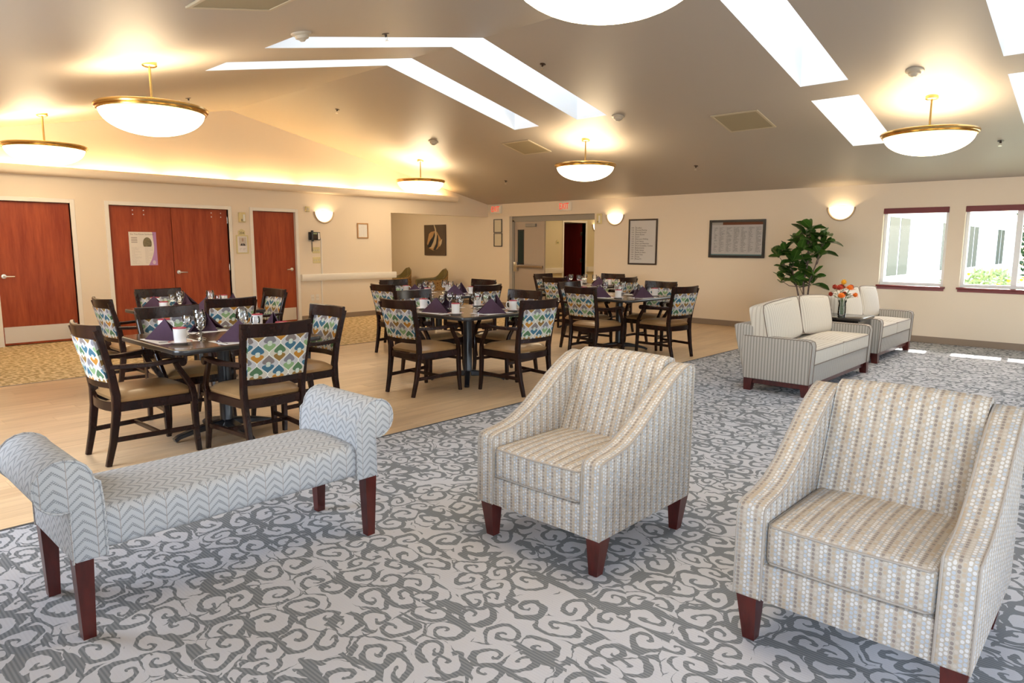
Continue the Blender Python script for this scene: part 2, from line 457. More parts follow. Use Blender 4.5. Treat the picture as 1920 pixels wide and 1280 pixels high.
def prism(bm, poly, axis, t0, t1, bev=0, seg=2):
    """extrude 2D polygon along axis ('x': poly=(y,z); 'y': (x,z); 'z': (x,y))"""
    f = {'x': lambda p, t: (t, p[0], p[1]), 'y': lambda p, t: (p[0], t, p[1]), 'z': lambda p, t: (p[0], p[1], t)}[axis]
    nb = NB(); loft(nb, [[f(p, t0) for p in poly], [f(p, t1) for p in poly]])
    bmesh.ops.recalc_face_normals(nb, faces=nb.faces)
    if bev:
        es = [e for e in nb.edges if len(e.link_faces) == 2 and e.calc_face_angle(0) > .7]
        bmesh.ops.bevel(nb, geom=es, offset=bev, segments=seg, profile=.5, affect='EDGES', clamp_overlap=True)
    me = bpy.data.meshes.new('tmp'); nb.to_mesh(me); nb.free(); bm.from_mesh(me); bpy.data.meshes.remove(me)
    return bm
def cushion(bm, sx, sy, sz, M=Matrix.Identity(4), n=8, edge=.55, pw=3.0, rnd=.14):
    """soft box: sx,sy plan size, sz thickness at the middle"""
    def pt(i, j, s):
        a, b = -1 + 2 * i / n, -1 + 2 * j / n
        h = edge + (1 - edge) * (max(0, (1 - abs(a) ** pw) * (1 - abs(b) ** pw))) ** .5
        ca = a * (1 - rnd * .5 * abs(b) ** 6); cb = b * (1 - rnd * .5 * abs(a) ** 6)
        return M @ Vector((ca * sx / 2, cb * sy / 2, s * h * sz / 2))
    g = {s: [[bm.verts.new(pt(i, j, s)) for j in range(n + 1)] for i in range(n + 1)] for s in (-1, 1)}
    for s in (-1, 1):
        for i in range(n):
            for j in range(n):
                q = (g[s][i][j], g[s][i + 1][j], g[s][i + 1][j + 1], g[s][i][j + 1]); bm.faces.new(q if s > 0 else q[::-1])
    per = [(i, 0) for i in range(n)] + [(n, j) for j in range(n)] + [(i, n) for i in range(n, 0, -1)] + [(0, j) for j in range(n, 0, -1)]
    for a, b in zip(per, per[1:] + per[:1]):
        bm.faces.new((g[-1][a[0]][a[1]], g[-1][b[0]][b[1]], g[1][b[0]][b[1]], g[1][a[0]][a[1]]))
    return bm, [g[1][i][j].co.copy() for i, j in per]
def printq(name, pts, mat, parent):
    """flat print with 0..1 coordinates; pts: bottom-left, bottom-right, top-right, top-left"""
    me = bpy.data.meshes.new(name); me.from_pydata([tuple(p) for p in pts], [], [(0, 1, 2, 3)]); me.materials.append(MT[mat] if isinstance(mat, str) else mat)
    uv = me.uv_layers.new(name='UVMap').data
    for i, c in enumerate(((0, 0), (1, 0), (1, 1), (0, 1))): uv[i].uv = c
    o = bpy.data.objects.new(name, me); COL.objects.link(o); o.parent = parent; return o
def text(name, s, size, mat, parent, M, extrude=.001, align='LEFT', spacing=1.0, line=1.0, sx=1.0, ay='CENTER'):
    cu = bpy.data.curves.new(name, 'FONT'); cu.body = s; cu.size = size; cu.extrude = extrude; cu.align_x = align; cu.align_y = ay
    cu.space_character = spacing; cu.space_line = line; cu.resolution_u = 2
    t = bpy.data.objects.new('tmp', cu); COL.objects.link(t)
    me = bpy.data.meshes.new_from_object(t.evaluated_get(bpy.context.evaluated_depsgraph_get()))
    bpy.data.objects.remove(t); bpy.data.curves.remove(cu)
    me.transform(M @ Matrix.Diagonal((sx, 1, 1, 1))); me.materials.clear(); me.materials.append(MT[mat]); me.name = name
    o = bpy.data.objects.new(name, me); COL.objects.link(o); o.parent = parent; return o
# frames of reference for lettering: on wall_left (facing +X), on wall_back (facing -Y)
def MLW(y, z, x=.0): return Matrix.Translation((x, y, z)) @ Matrix(((0, 0, 1, 0), (1, 0, 0, 0), (0, 1, 0, 0), (0, 0, 0, 1)))
def MBW(x, z, y=0): return Matrix.Translation((x, y, z)) @ Matrix(((1, 0, 0, 0), (0, 0, -1, 0), (0, 1, 0, 0), (0, 0, 0, 1)))

# ------------------------------------------------------------------ room shell
YN, XR = -12.45, 15.0                      # near wall, right wall
TH = .14
X1, X2 = 3.26, 7.55                        # carpet / planks / carpet borders
EAVE = 2.398
WL = -4.6                                  # alcove end
# floor: planks over a base, carpets each side
fl = struct(obj('floor', B((X1, YN, -.12), (X2, 0, -.006)), 'subfloor', smooth=False))
PW, PL = .179, 1.215
pm = bpy.data.meshes.new('plank'); bmp = B((-PW / 2 + .0008, -PL / 2 + .0008, -.008), (PW / 2 - .0008, PL / 2 - .0008, 0))
bmp.to_mesh(pm); bmp.free(); pm.materials.append(MT['plank']); finish(pm, False)
nrow = int(round((X2 - X1) / PW)); 
cut = {}
for i in range(nrow):
    off = [0, .47, .21, .73, .36, .9, .1, .6][i % 8] * PL; y = YN - off
    while y < 0:
        a, b = max(y, YN), min(y + PL, 0)
        if b - a > .03:
            key = round(b - a, 3)
            if key > PL - .002: me = pm
            else:
                if key not in cut:
                    m2 = bpy.data.meshes.new('plank'); q = B((-PW / 2 + .0008, -key / 2 + .0008, -.008), (PW / 2 - .0008, key / 2 - .0008, 0)); q.to_mesh(m2); q.free(); m2.materials.append(MT['plank']); finish(m2, False); cut[key] = m2
                me = cut[key]
            o = inst('plank', me, fl); o.location = (X1 + (i + .5) * (X2 - X1) / nrow, (a + b) / 2, 0)
        y += PL
struct(obj('floor_carpet', B((X2, YN, -.12), (XR, 0, .004)), 'carpet', smooth=False))
struct(obj('floor_entry_carpet', B((WL, YN, -.12), (X1, 0, .003)), 'beige', smooth=False))
struct(obj('floor_corridor', B((.70, 0, -.12), (3.13, 6, .002)), 'beige', smooth=False))
struct(obj('trim_1', B((X2 - .012, YN, -.004), (X2 + .010, 0, .007), .002), 'edging', smooth=False))
struct(obj('trim_2', B((X1 - .010, YN, -.004), (X1 + .008, 0, .006), .002), 'base', smooth=False))

def wall_with_holes(name, axis, c0, c1, a0, a1, ztop, holes, mat):
    """axis 'x': wall is a slab x in [c0,c1], runs along y. holes: (a_lo,a_hi,z_lo,z_hi)"""
    bm = NB(); cuts = sorted({a0, a1, *[h[0] for h in holes], *[h[1] for h in holes]})
    for p, q in zip(cuts, cuts[1:]):
        hs = [h for h in holes if h[0] <= p + 1e-6 and h[1] >= q - 1e-6]
        spans = [(0, ztop)]
        for h in hs:
            spans = [s for (lo, hi) in spans for s in ((lo, min(hi, h[2])), (max(lo, h[3]), hi)) if s[1] - s[0] > 1e-4]
        for lo, hi in spans:
            if axis == 'x': box(bm, (c0, p, lo), (c1, q, hi))
            else: box(bm, (p, c0, lo), (q, c1, hi))
    bmesh.ops.remove_doubles(bm, verts=bm.verts, dist=1e-5)
    return struct(obj(name, bm, mat, smooth=False))
DOORS = [(-9.63, -8.69, 2.03), (-8.18, -6.33, 2.03), (-5.89, -5.07, 2.03)]
ALC = (-2.87, 0.0, 2.105)
wl_o = wall_with_holes('wall_left', 'x', -TH, 0, YN, 0, 2.3, [(d[0], d[1], 0, d[2]) for d in DOORS] + [(ALC[0], ALC[1], 0, ALC[2])], 'wall')
gab = NB(); prism(gab, [(YN, 2.3), (0, 2.3), (0, zc(0) + .02), (YR, ZR + .02), (YN, zc(YN) + .02)], 'x', -TH, 0)
obj('gable', gab, 'wall', wl_o, smooth=False)
WIN = [(8.603, 9.474, .853, 2.02), (9.677, 10.94, .853, 2.02)]
wall_with_holes('wall_back', 'y', 0, TH, WL, XR, zc(0) + .02, [(.70, 3.13, 0, 2.105)] + [(w[0], w[1], w[2], w[3]) for w in WIN], 'wall')
wall_with_holes('wall_right', 'x', XR, XR + TH, YN, 0, 2.3, [(-10.8, -8.4, .7, 2.2), (-6.2, -3.8, .7, 2.2)], 'wall')
g2 = NB(); prism(g2, [(YN, 2.3), (0, 2.3), (0, zc(0) + .02), (YR, ZR + .02), (YN, zc(YN) + .02)], 'x', XR, XR + TH)
obj('gable', g2, 'wall', bpy.data.objects['wall_right'], smooth=False)
wall_with_holes('wall_near', 'y', YN - TH, YN, -TH, XR, zc(YN) + .02, [(5.5, 7.7, .8, 2.1), (11.5, 13.7, .8, 2.1)], 'wall')
for n_, xc in ((5, 6.6), (6, 12.6)):  # windows added behind the camera to carry the fill lamps
    o = struct(thing('window_%d' % n_, 'x', 'x', (xc, YN, 1.45))); del o['category']; del o['label']
    bm = NB()
    for a in (-1.1, 1.04): box(bm, (a, -.1, -.65), (a + .06, -.02, .65))
    for z in (-.65, .59): box(bm, (-1.04, -.1, z), (1.04, -.02, z + .06))
    obj('window_frame', bm, 'vinylframe', o, smooth=False); obj('pane', B((-1.04, -.056, -.59), (1.04, -.05, .59)), 'pane', o, smooth=False)
for n_, yc in ((3, -9.6), (4, -5.0)):  # unseen windows, added for fill light from the right
    o = struct(thing('window_%d' % n_, 'white framed tall window in the wall beside the lounge', 'window', (XR, yc, 1.45))); del o['category']; del o['label']
    bm = NB()
    for a in (-1.2, 1.14): box(bm, (.02, a, -.75), (.1, a + .06, .75))
    for z in (-.75, .69): box(bm, (.02, -1.14, z), (.1, 1.14, z + .06))
    obj('window_frame', bm, 'vinylframe', o, smooth=False); obj('pane', B((.05, -1.14, -.69), (.056, 1.14, .69)), 'pane', o, smooth=False)
# alcove shell
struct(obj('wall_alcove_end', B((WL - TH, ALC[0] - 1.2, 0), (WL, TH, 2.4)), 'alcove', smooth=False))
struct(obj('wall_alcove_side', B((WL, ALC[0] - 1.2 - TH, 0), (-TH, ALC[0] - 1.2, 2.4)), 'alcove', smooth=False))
struct(obj('ceiling_alcove', B((WL, ALC[0] - 1.2, 2.30), (-TH, 0, 2.40)), 'wall', smooth=False))
# corridor shell beyond the back wall
CD = (2.03, 2.95)
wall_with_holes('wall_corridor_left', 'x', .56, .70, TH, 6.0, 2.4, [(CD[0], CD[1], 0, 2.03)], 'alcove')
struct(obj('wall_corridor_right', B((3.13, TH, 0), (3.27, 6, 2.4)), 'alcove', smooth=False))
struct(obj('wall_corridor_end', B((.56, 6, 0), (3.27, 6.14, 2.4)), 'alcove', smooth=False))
struct(obj('ceiling_corridor', B((.56, TH, 2.3), (3.27, 6.14, 2.4)), 'wall', smooth=False))
struct(obj('wall_side_room', B((-1.6, 1.5, 0), (-1.5, 3.5, 2.4)), 'alcove', smooth=False))
struct(obj('wall_side_room_near', B((-1.5, 1.5, 0), (.56, 1.6, 2.4)), 'alcove', smooth=False)); struct(obj('wall_side_room_far', B((-1.5, 3.4, 0), (.56, 3.5, 2.4)), 'alcove', smooth=False))
struct(obj('ceiling_side_room', B((-1.6, 1.5, 2.4), (.56, 3.5, 2.5)), 'wall', smooth=False)); struct(obj('floor_side_room', B((-1.6, 1.5, -.12), (.70, 3.5, .002)), 'beige', smooth=False))
struct(obj('wall_behind_doors', B((-.34, YN, -.12), (-.24, -4.9, 2.5)), 'wall', smooth=False)); struct(obj('ceiling_behind_doors', B((-.24, YN, 2.4), (-TH, -4.9, 2.5)), 'wall', smooth=False))  # unseen slab and cap, added to stop sunlight leaking under the doors

# ceiling with skylight openings
bm = NB()
xs = sorted({-TH, XR + TH, *[s[0] for s in SKYL], *[s[1] for s in SKYL]})
ys = sorted({YN - TH, TH, YR, *[s[2] for s in SKYL], *[s[3] for s in SKYL]})
for a, b in zip(xs, xs[1:]):
    for c, d in zip(ys, ys[1:]):
        mx, my = (a + b) / 2, (c + d) / 2
        if any(s[0] < mx < s[1] and s[2] < my < s[3] for s in SKYL): continue
        bm.faces.new([bm.verts.new(p) for p in ((a, c, zc(c)), (a, d, zc(d)), (b, d, zc(d)), (b, c, zc(c)))])
bmesh.ops.remove_doubles(bm, verts=bm.verts, dist=1e-5)
me = bpy.data.meshes.new('ceiling'); bm.to_mesh(me); bm.free(); me.materials.append(MT['ceiling']); finish(me, False)
struct(inst('ceiling', me))
roof = NB(); prism(roof, [(YN - .9, zc(YN) - .19), (1.28, 2.27), (1.28, 2.42), (YR, ZR + 1.3), (YN - .9, zc(YN) + .2)], 'x', 20, 20.1); roof.free()
for i, (x0, x1, y0, y1, zt) in enumerate(SKYL):
    bm = NB()
    yy = [y0] + ([YR] if y0 < YR < y1 else []) + [y1]
    for x, out in ((x0, -1), (x1, 1)):
        bm.faces.new([bm.verts.new((x, y, zc(y))) for y in yy] + [bm.verts.new((x, y1, zt)), bm.verts.new((x, y0, zt))])
    for y in (y0, y1):
        bm.faces.new([bm.verts.new(p) for p in ((x0, y, zc(y)), (x1, y, zc(y)), (x1, y, zt), (x0, y, zt))])
    o = struct(obj('skylight', bm, 'shaft', smooth=False))
    obj('roof_glazing', B((x0 - .05, y0 - .05, zt), (x1 + .05, y1 + .05, zt + .02)), 'white', o, smooth=False)

# baseboards
def bb(name, lo, hi): return struct(obj(name, B(lo, hi, .004, 1), 'base'))
HB = .10
bb('baseboard_back', (3.13, -.012, 0), (XR, 0, HB)); bb('baseboard_back_corner', (WL, -.012, 0), (.70, 0, HB))
prev = YN
for i, d in enumerate(DOORS + [(ALC[0], 0, 0)]):
    e = d[0] - (.062 if i < 3 else 0)
    bb('baseboard_left', (0, prev, 0), (.012, e, HB)) if e > prev else None
    prev = d[1] + .062
bb('baseboard_corridor', (.70, TH, 0), (.712, CD[0] - .06, HB))

# ------------------------------------------------------------------ doors in the left wall
def lever(parent, y, z, sgn, x=.0):
    bm = NB(); lathe(bm, [(0, .012), (.030, .010), (.034, .004), (.034, 0)], 18)
    bm.transform(Matrix.Translation((x, y, z)) @ Matrix.Rotation(PI / 2, 4, 'Y'))
    tube(bm, [(x, y, z), (x + .045, y, z), (x + .05, y + sgn * .012, z), (x + .05, y + sgn * .12, z - .004)], [.011, .011, .011, .009], 10)
    return obj('lever_handle', bm, 'steel', parent)
def casing(parent, y0, y1, zt, x0=-TH, x1=.016, w=.058):
    bm = NB()
    box(bm, (x0, y0 - w, 0), (x1, y0, zt + w), .003, 1); box(bm, (x0, y1, 0), (x1, y1 + w, zt + w), .003, 1)
    box(bm, (x0, y0, zt), (x1, y1, zt + w), .003, 1)
    return obj('door_frame', bm, 'trim', parent)
def hinge(parent, y, z, x=-.002):
    bm = NB(); tube(bm, [(x, y, z - .055), (x, y, z + .055)], .008, 8); return obj('hinge', bm, 'steel', parent)
XD = -.045     # door face
def leaf(parent, y0, y1, zt, name='door_leaf'):
    return obj(name, B((XD - .042, y0 + .004, .012), (XD, y1 - .004, zt - .004), .002, 1), 'doorwood', parent)
d = struct(thing('door_1', 'x', 'x')); del d['label'], d['category']
lf = leaf(d, DOORS[0][0], DOORS[0][1], 2.03); casing(d, *DOORS[0]); lever(lf, DOORS[0][0] + .075, .985, 1, XD)
obj('kick_plate', B((XD, DOORS[0][0] + .02, .04), (XD + .003, DOORS[0][1] - .02, .27)), 'kick', lf, smooth=False)
d = struct(thing('door_2', 'x', 'x')); del d['label'], d['category']
ym = -7.258
l1 = leaf(d, DOORS[1][0], ym, 2.03); l2 = leaf(d, ym, DOORS[1][1], 2.03); casing(d, *DOORS[1]); lever(l2, ym + .07, .985, 1, XD)
for z in (.25, 1.05, 1.85): hinge(l1, DOORS[1][0] + .004, z, XD + .006); hinge(l2, DOORS[1][1] - .004, z, XD + .006)
for (lfp, ya) in ((l1, -7.83), (l2, -6.60)):
    for dy in (0, .16):
        for dz in (0, .065):
            bm = NB(); lathe(bm, [(0, .004), (.008, .003), (.010, 0)], 10); bm.transform(Matrix.Translation((XD, ya + dy, 1.90 + dz)) @ Matrix.Rotation(PI / 2, 4, 'Y')); obj('screw_cap', bm, 'steel', lfp)
d = struct(thing('door_3', 'x', 'x')); del d['label'], d['category']
lf = leaf(d, DOORS[2][0], DOORS[2][1], 2.03); casing(d, *DOORS[2]); lever(lf, DOORS[2][1] - .08, .985, -1, XD)
obj('kick_plate', B((XD, DOORS[2][0] + .02, .04), (XD + .003, DOORS[2][1] - .02, .27)), 'kick', lf, smooth=False)
# handrail guard on wall
bm = NB(); prism(bm, [(0, .757), (.05, .757), (.062, .775), (.062, .865), (.05, .885), (0, .885)], 'y', -5.0, -2.80)
struct(obj('trim_3', bm, 'trim'))
# cornice cove along the left wall; darker wall tone stands in for its shade
bm = NB(); prism(bm, [(0, 2.40), (.16, 2.40), (.185, 2.41), (.205, 2.44), (.205, 2.50), (.19, 2.52), (.18, 2.50), (.165, 2.43), (0, 2.43)], 'y', -12.40, -1.14)
struct(obj('trim_4', bm, 'wall'))
struct(obj('trim_5', B((0, -1.152, 2.40), (.20, -1.138, 2.51)), 'wall', smooth=False))
ct = thing('cove_light', 'row of glowing fluorescent tubes lying in the cove cornice', 'lamp', (0, -6.7, 2.43))
for i in range(9):
    y = -5.5 + i * 1.21
    bm = NB(); tube(bm, [(.075, y, .045), (.075, y + 1.10, .045)], .014, 8); tb = obj('tube', bm, 'tube', ct)
    bm = NB(); box(bm, (.06, y + .02, 0), (.09, y + .04, .062)); box(bm, (.06, y + 1.06, 0), (.09, y + 1.08, .062)); obj('holder', bm, 'white', tb, smooth=False)

# ------------------------------------------------------------------ wall things, left wall
def sconce(loc, rz, label, power=3.5):
    t = thing('wall_sconce', label, 'wall lamp', loc, rz, 'half-bowl wall sconces')     # local: wall at y=0, room at -y
    R, D, H = .185, .10, .185
    bm = NB(); n, m = 18, 8; rings = []
    for j in range(m + 1):
        ph = PI / 2 * j / m; r = math.cos(ph); z = -H * math.sin(ph)
        rings.append([bm.verts.new((R * r * math.cos(PI + PI * i / n), D * r * math.sin(PI + PI * i / n), z)) for i in range(n + 1)])
    for a, b in zip(rings, rings[1:]):
        for i in range(n): bm.faces.new((a[i], b[i], b[i + 1], a[i + 1]))
    bmesh.ops.remove_doubles(bm, verts=bm.verts, dist=1e-5)
    obj('glass_shade', bm, 'sconceglass', t)
    bm = NB(); tube(bm, [(.205 * math.cos(a), -.012, .205 * math.sin(a)) for a in [PI + PI * i / 24 for i in range(25)]], .014, 8); obj('rim', bm, 'sconcerim', t)
    obj('back_plate', B((-.05, -.006, -.14), (.05, 0, .02)), 'detector', t, smooth=False)
    L = bpy.data.lights.new('sconce_bulb', 'POINT'); L.energy = power; L.color = (1, .74, .42); L.shadow_soft_size = .03
    lo = bpy.data.objects.new('sconce_bulb', L); COL.objects.link(lo); lo.parent = t; lo.location = (0, -.055, -.10)
    return t
sconce((0, -4.46, 2.06), PI / 2, 'lit half-bowl sconce beside the wall telephone')
sconce((3.645, 0, 2.06), 0, 'lit half-bowl sconce between the corridor opening and the whiteboard')
sconce((7.98, 0, 2.06), 0, 'lit half-bowl sconce above the fig tree')
sconce((.70, 3.45, 2.0), PI / 2, 'lit half-bowl sconce in the corridor past the dark red door', 1.5)

def pframe(name, label, cat, wallside, a0, a1, z0, z1, fw, mat, fd=.022, group=None):
    """frame of four bars + backing; wallside 'L' (x=0) or 'B' (y=0)"""
    t = thing(name, label, cat, (0, (a0 + a1) / 2, z0) if wallside == 'L' else ((a0 + a1) / 2, 0, z0), PI / 2 if wallside == 'L' else 0, group)
    w, h = a1 - a0, z1 - z0; bm = NB()
    poly = lambda: None
    for (x0, x1, q0, q1) in ((-w / 2, -w / 2 + fw, 0, h), (w / 2 - fw, w / 2, 0, h), (-w / 2 + fw, w / 2 - fw, 0, fw), (-w / 2 + fw, w / 2 - fw, h - fw, h)):
        box(bm, (x0, -fd, q0), (x1, -.001, q1), .002, 1)
    obj('frame', bm, mat, t)
    # print area corners (local; facing -y)
    y = -.008
    return t, [(-w / 2 + fw, y, fw), (w / 2 - fw, y, fw), (w / 2 - fw, y, h - fw), (-w / 2 + fw, y, h - fw)]
# printed sheets
def page(name, base, ink, rows, cols, density, left=0.08, right=.92, lo=.06, hi=.9):
    k = Mat(name, .6, .3); u, v, w = k.coords()
    inside = (u > left) * (u < right) * (v > lo) * (v < hi)
    r = (v * rows); ln = (r.fract() < .5)
    c = (u * cols); cellpad = (c.fract() > .10) * (c.fract() < .86)
    n = k.white(k.vec(r.floor(), c.floor(), 1.0)); ragged = (c.fract() < (n * .6 + .35))
    sp = k.noise(k.vec(u * 90.0, r.floor() * 3.3, 0.0), 1.0, 1) > .42
    ink_f = inside * ln * cellpad * ragged * sp * density
    return k, u, v, k.mix(ink_f, base, ink)
k, u, v, c = page('calendar_print', (.80, .75, .72), (.30, .27, .26), 42, 7, .8, .05, .97, .10, .86)
c = k.mix(v > .92, c, k.mix(u < .22, (.24, .07, .03), (.60, .54, .48))); c = k.mix(v < .035, c, (.10, .24, .26))
grid = ((u * 7.0).fract() < .02).max((v * 6.0).fract() < .02) * (v < .9) * .5
k.color(k.mix(grid, c, (.35, .32, .30))); MT['calendar'] = k.m
k, u, v, c = page('board_face', (.60, .585, .57), (.45, .44, .44), 3, 1, 0)
k.color(k.mix(((u - .215).abs() < .006) * (v > .06) * (v < .88), c, (.30, .29, .30))); MT['board'] = k.m
k, u, v, c = page('notice_print', (.78, .72, .64), (.52, .47, .42), 46, 2, .6, .07, .85, .04, .55)
c = k.mix((u < .30) * (u > .08) * (v > .66) * (v < .84) * ((v * 22.0).fract() < .45), c, (.35, .28, .26))
ph = (u > .42) * (u < .86) * (v > .56) * (v < .86)
blob = ((u - .66) * (u - .66) * 1.0 + (v - .66) * (v - .66) * .8) < .026
c = k.mix(ph * blob, c, k.mix(k.noise(k.vec(u * 9.0, v * 12.0, 0.0), 1.0, 2), (.06, .05, .025), (.36, .30, .18)))
dn = ((.58 - v) * 1.72).max(0.0); upv = (v - .58).max(0.0)
curve = u > (.90 - dn * dn * .24 - upv * .10)
c = k.mix(curve, c, (.48, .26, .50))
seal = ((u - .87) * (u - .87) + (v - .09) * (v - .09)) < .0036
k.color(k.mix(seal, c, (.66, .52, .62))); MT['notice'] = k.m
k, u, v, c = page('portrait_print', (.78, .74, .72), (.4, .36, .34), 14, 2, .7, .2, .9, .12, .26)
ph = (u > .18) * (u < .92) * (v > .42) * (v < .94)
head = ((u - .56) * (u - .56) * 1.6 + (v - .78) * (v - .78)) < .012
body = ((u - .56) * (u - .56) * .5 + (v - .42) * (v - .42) * 1.3) < .032
tie = (u - .56).abs() < (v - .42) * .28
pc = k.mix(head, k.mix(body, (.56, .50, .43), k.mix(tie, (.05, .045, .05), (.6, .56, .54))), (.40, .26, .20))
k.color(k.mix(ph, c, pc)); MT['portrait'] = k.m
k, u, v, c = page('form_print', (.76, .74, .70), (.55, .53, .50), 8, 4, .3)
g = ((u * 5.0).fract() < .03).max((v * 4.0).fract() < .02) * .35; k.color(k.mix(g, c, (.45, .43, .40))); MT['form'] = k.m
k, u, v, c = page('blank_certificate', (.68, .60, .44), (.5, .45, .35), 16, 1, .25); k.color(c); MT['cert'] = k.m

t = thing('notice_sheet', 'white and purple printed notice taped to the double red door', 'poster', (XD + .002, -7.71, 1.105), PI / 2)
t.parent = None
printq('sheet', [(-.203, -.001, 0), (.203, -.001, 0), (.203, -.001, .525), (-.203, -.001, .525)], 'notice', t)
text('heading', 'Do You Know Someone?', .034, 'piping', t, MBW(-.18, .488, -.002), .0003)
t, pq = pframe('framed_portrait', 'framed portrait card of a suited person below the room number 204', 'picture', 'L', -6.216, -6.0, 1.28, 1.60, .02, 'ivory'); printq('print', pq, 'portrait', t)
t, pq = pframe('framed_form', 'small oak framed form hanging above the handrail', 'picture', 'L', -3.716, -3.456, 1.57, 1.872, .022, 'oakframe'); printq('print', pq, 'form', t)
# 204 sign
t = thing('room_number_sign', 'tan arched room number sign reading 204', 'sign', (0, -6.11, 1.64), PI / 2)
bm = NB(); prism(bm, [(-.062, -.045), (.062, -.045), (.062, .035), (.04, .042), (.02, .06), (0, .066), (-.02, .06), (-.04, .042), (-.062, .035)], 'y', -.010, -.001); obj('plate', bm, 'ivory', t)
text('number', '204', .062, 'darkframe', t, MBW(0, -.004, -.0105), .001, 'CENTER')
# strobes / chime
def strobe(loc, rz, label, h=.16):
    t = thing('alarm_box', label, 'alarm', loc, rz)
    obj('body', B((-.055, -.055, -h / 2), (.055, -.001, h / 2), .008, 2), 'ivory', t)
    for i in range(3): obj('slot', B((-.03, -.057, -h * .38 + i * .014), (.0, -.054, -h * .38 + i * .014 + .007)), 'darkframe', t, smooth=False)
    obj('lens', B((.005, -.066, -h * .4), (.04, -.054, h * .3), .004, 1), 'white', t); return t
strobe((0, -6.10, 1.905), PI / 2, 'ivory alarm box above the room number sign', .17)
strobe((3.265, 0, 1.99), 0, 'ivory alarm box beside the corridor opening', .21)
t = thing('door_chime', 'small ivory box high beside the single red door', 'chime', (0, -4.815, 2.10), PI / 2)
obj('body', B((-.045, -.03, -.048), (.045, -.001, .048), .006, 2), 'ivory', t); obj('grille', B((-.025, -.032, -.02), (.025, -.029, .02)), 'detector', t, smooth=False)
# telephone
t = thing('wall_telephone', 'black wall telephone with handset and coiled cord', 'telephone', (0, -4.70, 1.60), PI / 2)
obj('body', B((-.11, -.05, -.075), (.12, -.001, .078), .008, 2), 'black', t)
bm = NB(); tube(bm, [(-.075, -.085, -.09), (-.078, -.095, -.05), (-.078, -.10, 0), (-.078, -.095, .055), (-.075, -.085, .10)], [.026, .020, .015, .020, .026], 12); obj('handset', bm, 'black', t)
obj('screen', B((-.035, -.053, .035), (.05, -.049, .062)), 'lcd', t, smooth=False)
obj('keypad', B((-.035, -.053, -.05), (.045, -.049, .02)), 'darkframe', t, smooth=False)
obj('directory_card', B((.07, -.053, -.06), (.105, -.049, .062)), 'paper', t, smooth=False)
bm = NB(); pts = [(-.07 + .012 * math.cos(i * 1.1), -.055 + .012 * math.sin(i * 1.1), -.10 - i * .0042) for i in range(44)] + [(-.055, -.04, -.295)]
tube(bm, pts, .0045, 5); obj('coiled_cord', bm, 'black', t)
def plate(y, z, w, h, label, n, kind='switch_plate', cat='switch', wall='L'):
    t = thing(kind, label, cat, (0, y, z), PI / 2)
    obj('cover', B((-w / 2, -.007, -h / 2), (w / 2, -.001, h / 2), .003, 1), 'ivory' if kind == 'switch_plate' else 'trim', t)
    for i in range(n):
        x = (i - (n - 1) / 2) * w / n * .9
        obj('toggle' if kind == 'switch_plate' else 'socket', B((x - .006, -.018 if kind == 'switch_plate' else -.009, -.012), (x + .006, -.006, .012), .002, 1), 'white' if kind == 'switch_plate' else 'detector', t)
plate(-4.655, 1.335, .16, .115, 'ivory switch plate directly below the telephone', 3)
plate(-4.65, 1.148, .165, .115, 'ivory switch plate under the upper switch plate', 3)
plate(-4.765, .435, .07, .115, 'white outlet low on the wall, next to the red door', 2, 'wall_outlet', 'outlet')
plate(-4.66, .44, .07, .115, 'white outlet low on the wall, next to the cable raceway', 2, 'wall_outlet', 'outlet')
struct(obj('trim_6', B((0, -4.552, .885), (.016, -4.528, 1.56), .003, 1), 'trim')); struct(obj('trim_7', B((0, -4.572, HB), (.016, -4.548, .757), .003, 1), 'trim'))

# ------------------------------------------------------------------ wall things, back wall
def exit_sign(x, z, label, arrow):
    t = thing('exit_sign', label, 'sign', (x, 0, z), 0)
    obj('housing', B((-.165, -.05, -.095), (.165, -.001, .095), .008, 2), 'exitface', t)
    text('lettering', 'EXIT', .185, 'exitred', t, MBW(-.012, 0, -.0515), .002, 'CENTER', .95, 1, .72)
    if arrow:
        bm = NB(); prism(bm, [(-.150, 0), (-.128, .022), (-.128, -.022)], 'y', -.054, -.050); obj('arrow', bm, 'exitred', t, smooth=False)
exit_sign(.305, 2.275, 'white exit sign with red letters and an arrow, over two small frames', True)
exit_sign(2.36, 2.272, 'white exit sign with red letters above the corridor opening', False)
t, pq = pframe('small_frame', 'thin dark framed certificate, upper of two, under the arrow exit sign', 'picture', 'B', .205, .475, 1.735, 2.05, .018, 'darkframe'); printq('print', pq, 'cert', t)
t, pq = pframe('small_frame', 'thin dark framed certificate, lower of two, under the arrow exit sign', 'picture', 'B', .21, .48, 1.41, 1.725, .018, 'darkframe'); printq('print', pq, 'cert', t)
t, pq = pframe('whiteboard', 'dark framed whiteboard with a handwritten daily schedule', 'whiteboard', 'B', 3.98, 4.637, 1.068, 1.962, .03, 'darkframe'); printq('board', pq, 'board', t)
sched = [('8:00', 'Breakfast'), ('9:30', 'Morning Meeting'), ('10:0', 'Morning Stretch'), ('11:0', 'News Review'), ('12:0', 'Lunch'), ('1:00', 'Afternoon Walking'), ('1:30', 'Card Games'), ('2:00', 'Music and Memories'), ('2:30', 'Word Scrambles, Cookies'), ('3:00', 'Refreshments'), ('3:30', 'Table Games'), ('4:00', 'Stories to Share'), ('4:30', 'Quiet Time'), ('5:00', 'Dinner'), ('6:00', 'Movie TV')]
text('times', '\n'.join(s[0] for s in sched), .034, 'black', t, MBW(-.262, .74, -.0095), .0002, 'LEFT', 1, 1.28, 1, 'TOP')
text('handwriting', '\n'.join(s[1] for s in sched), .037, 'black', t, MBW(-.165, .74, -.0095), .0002, 'LEFT', 1, 1.178, 1, 'TOP')
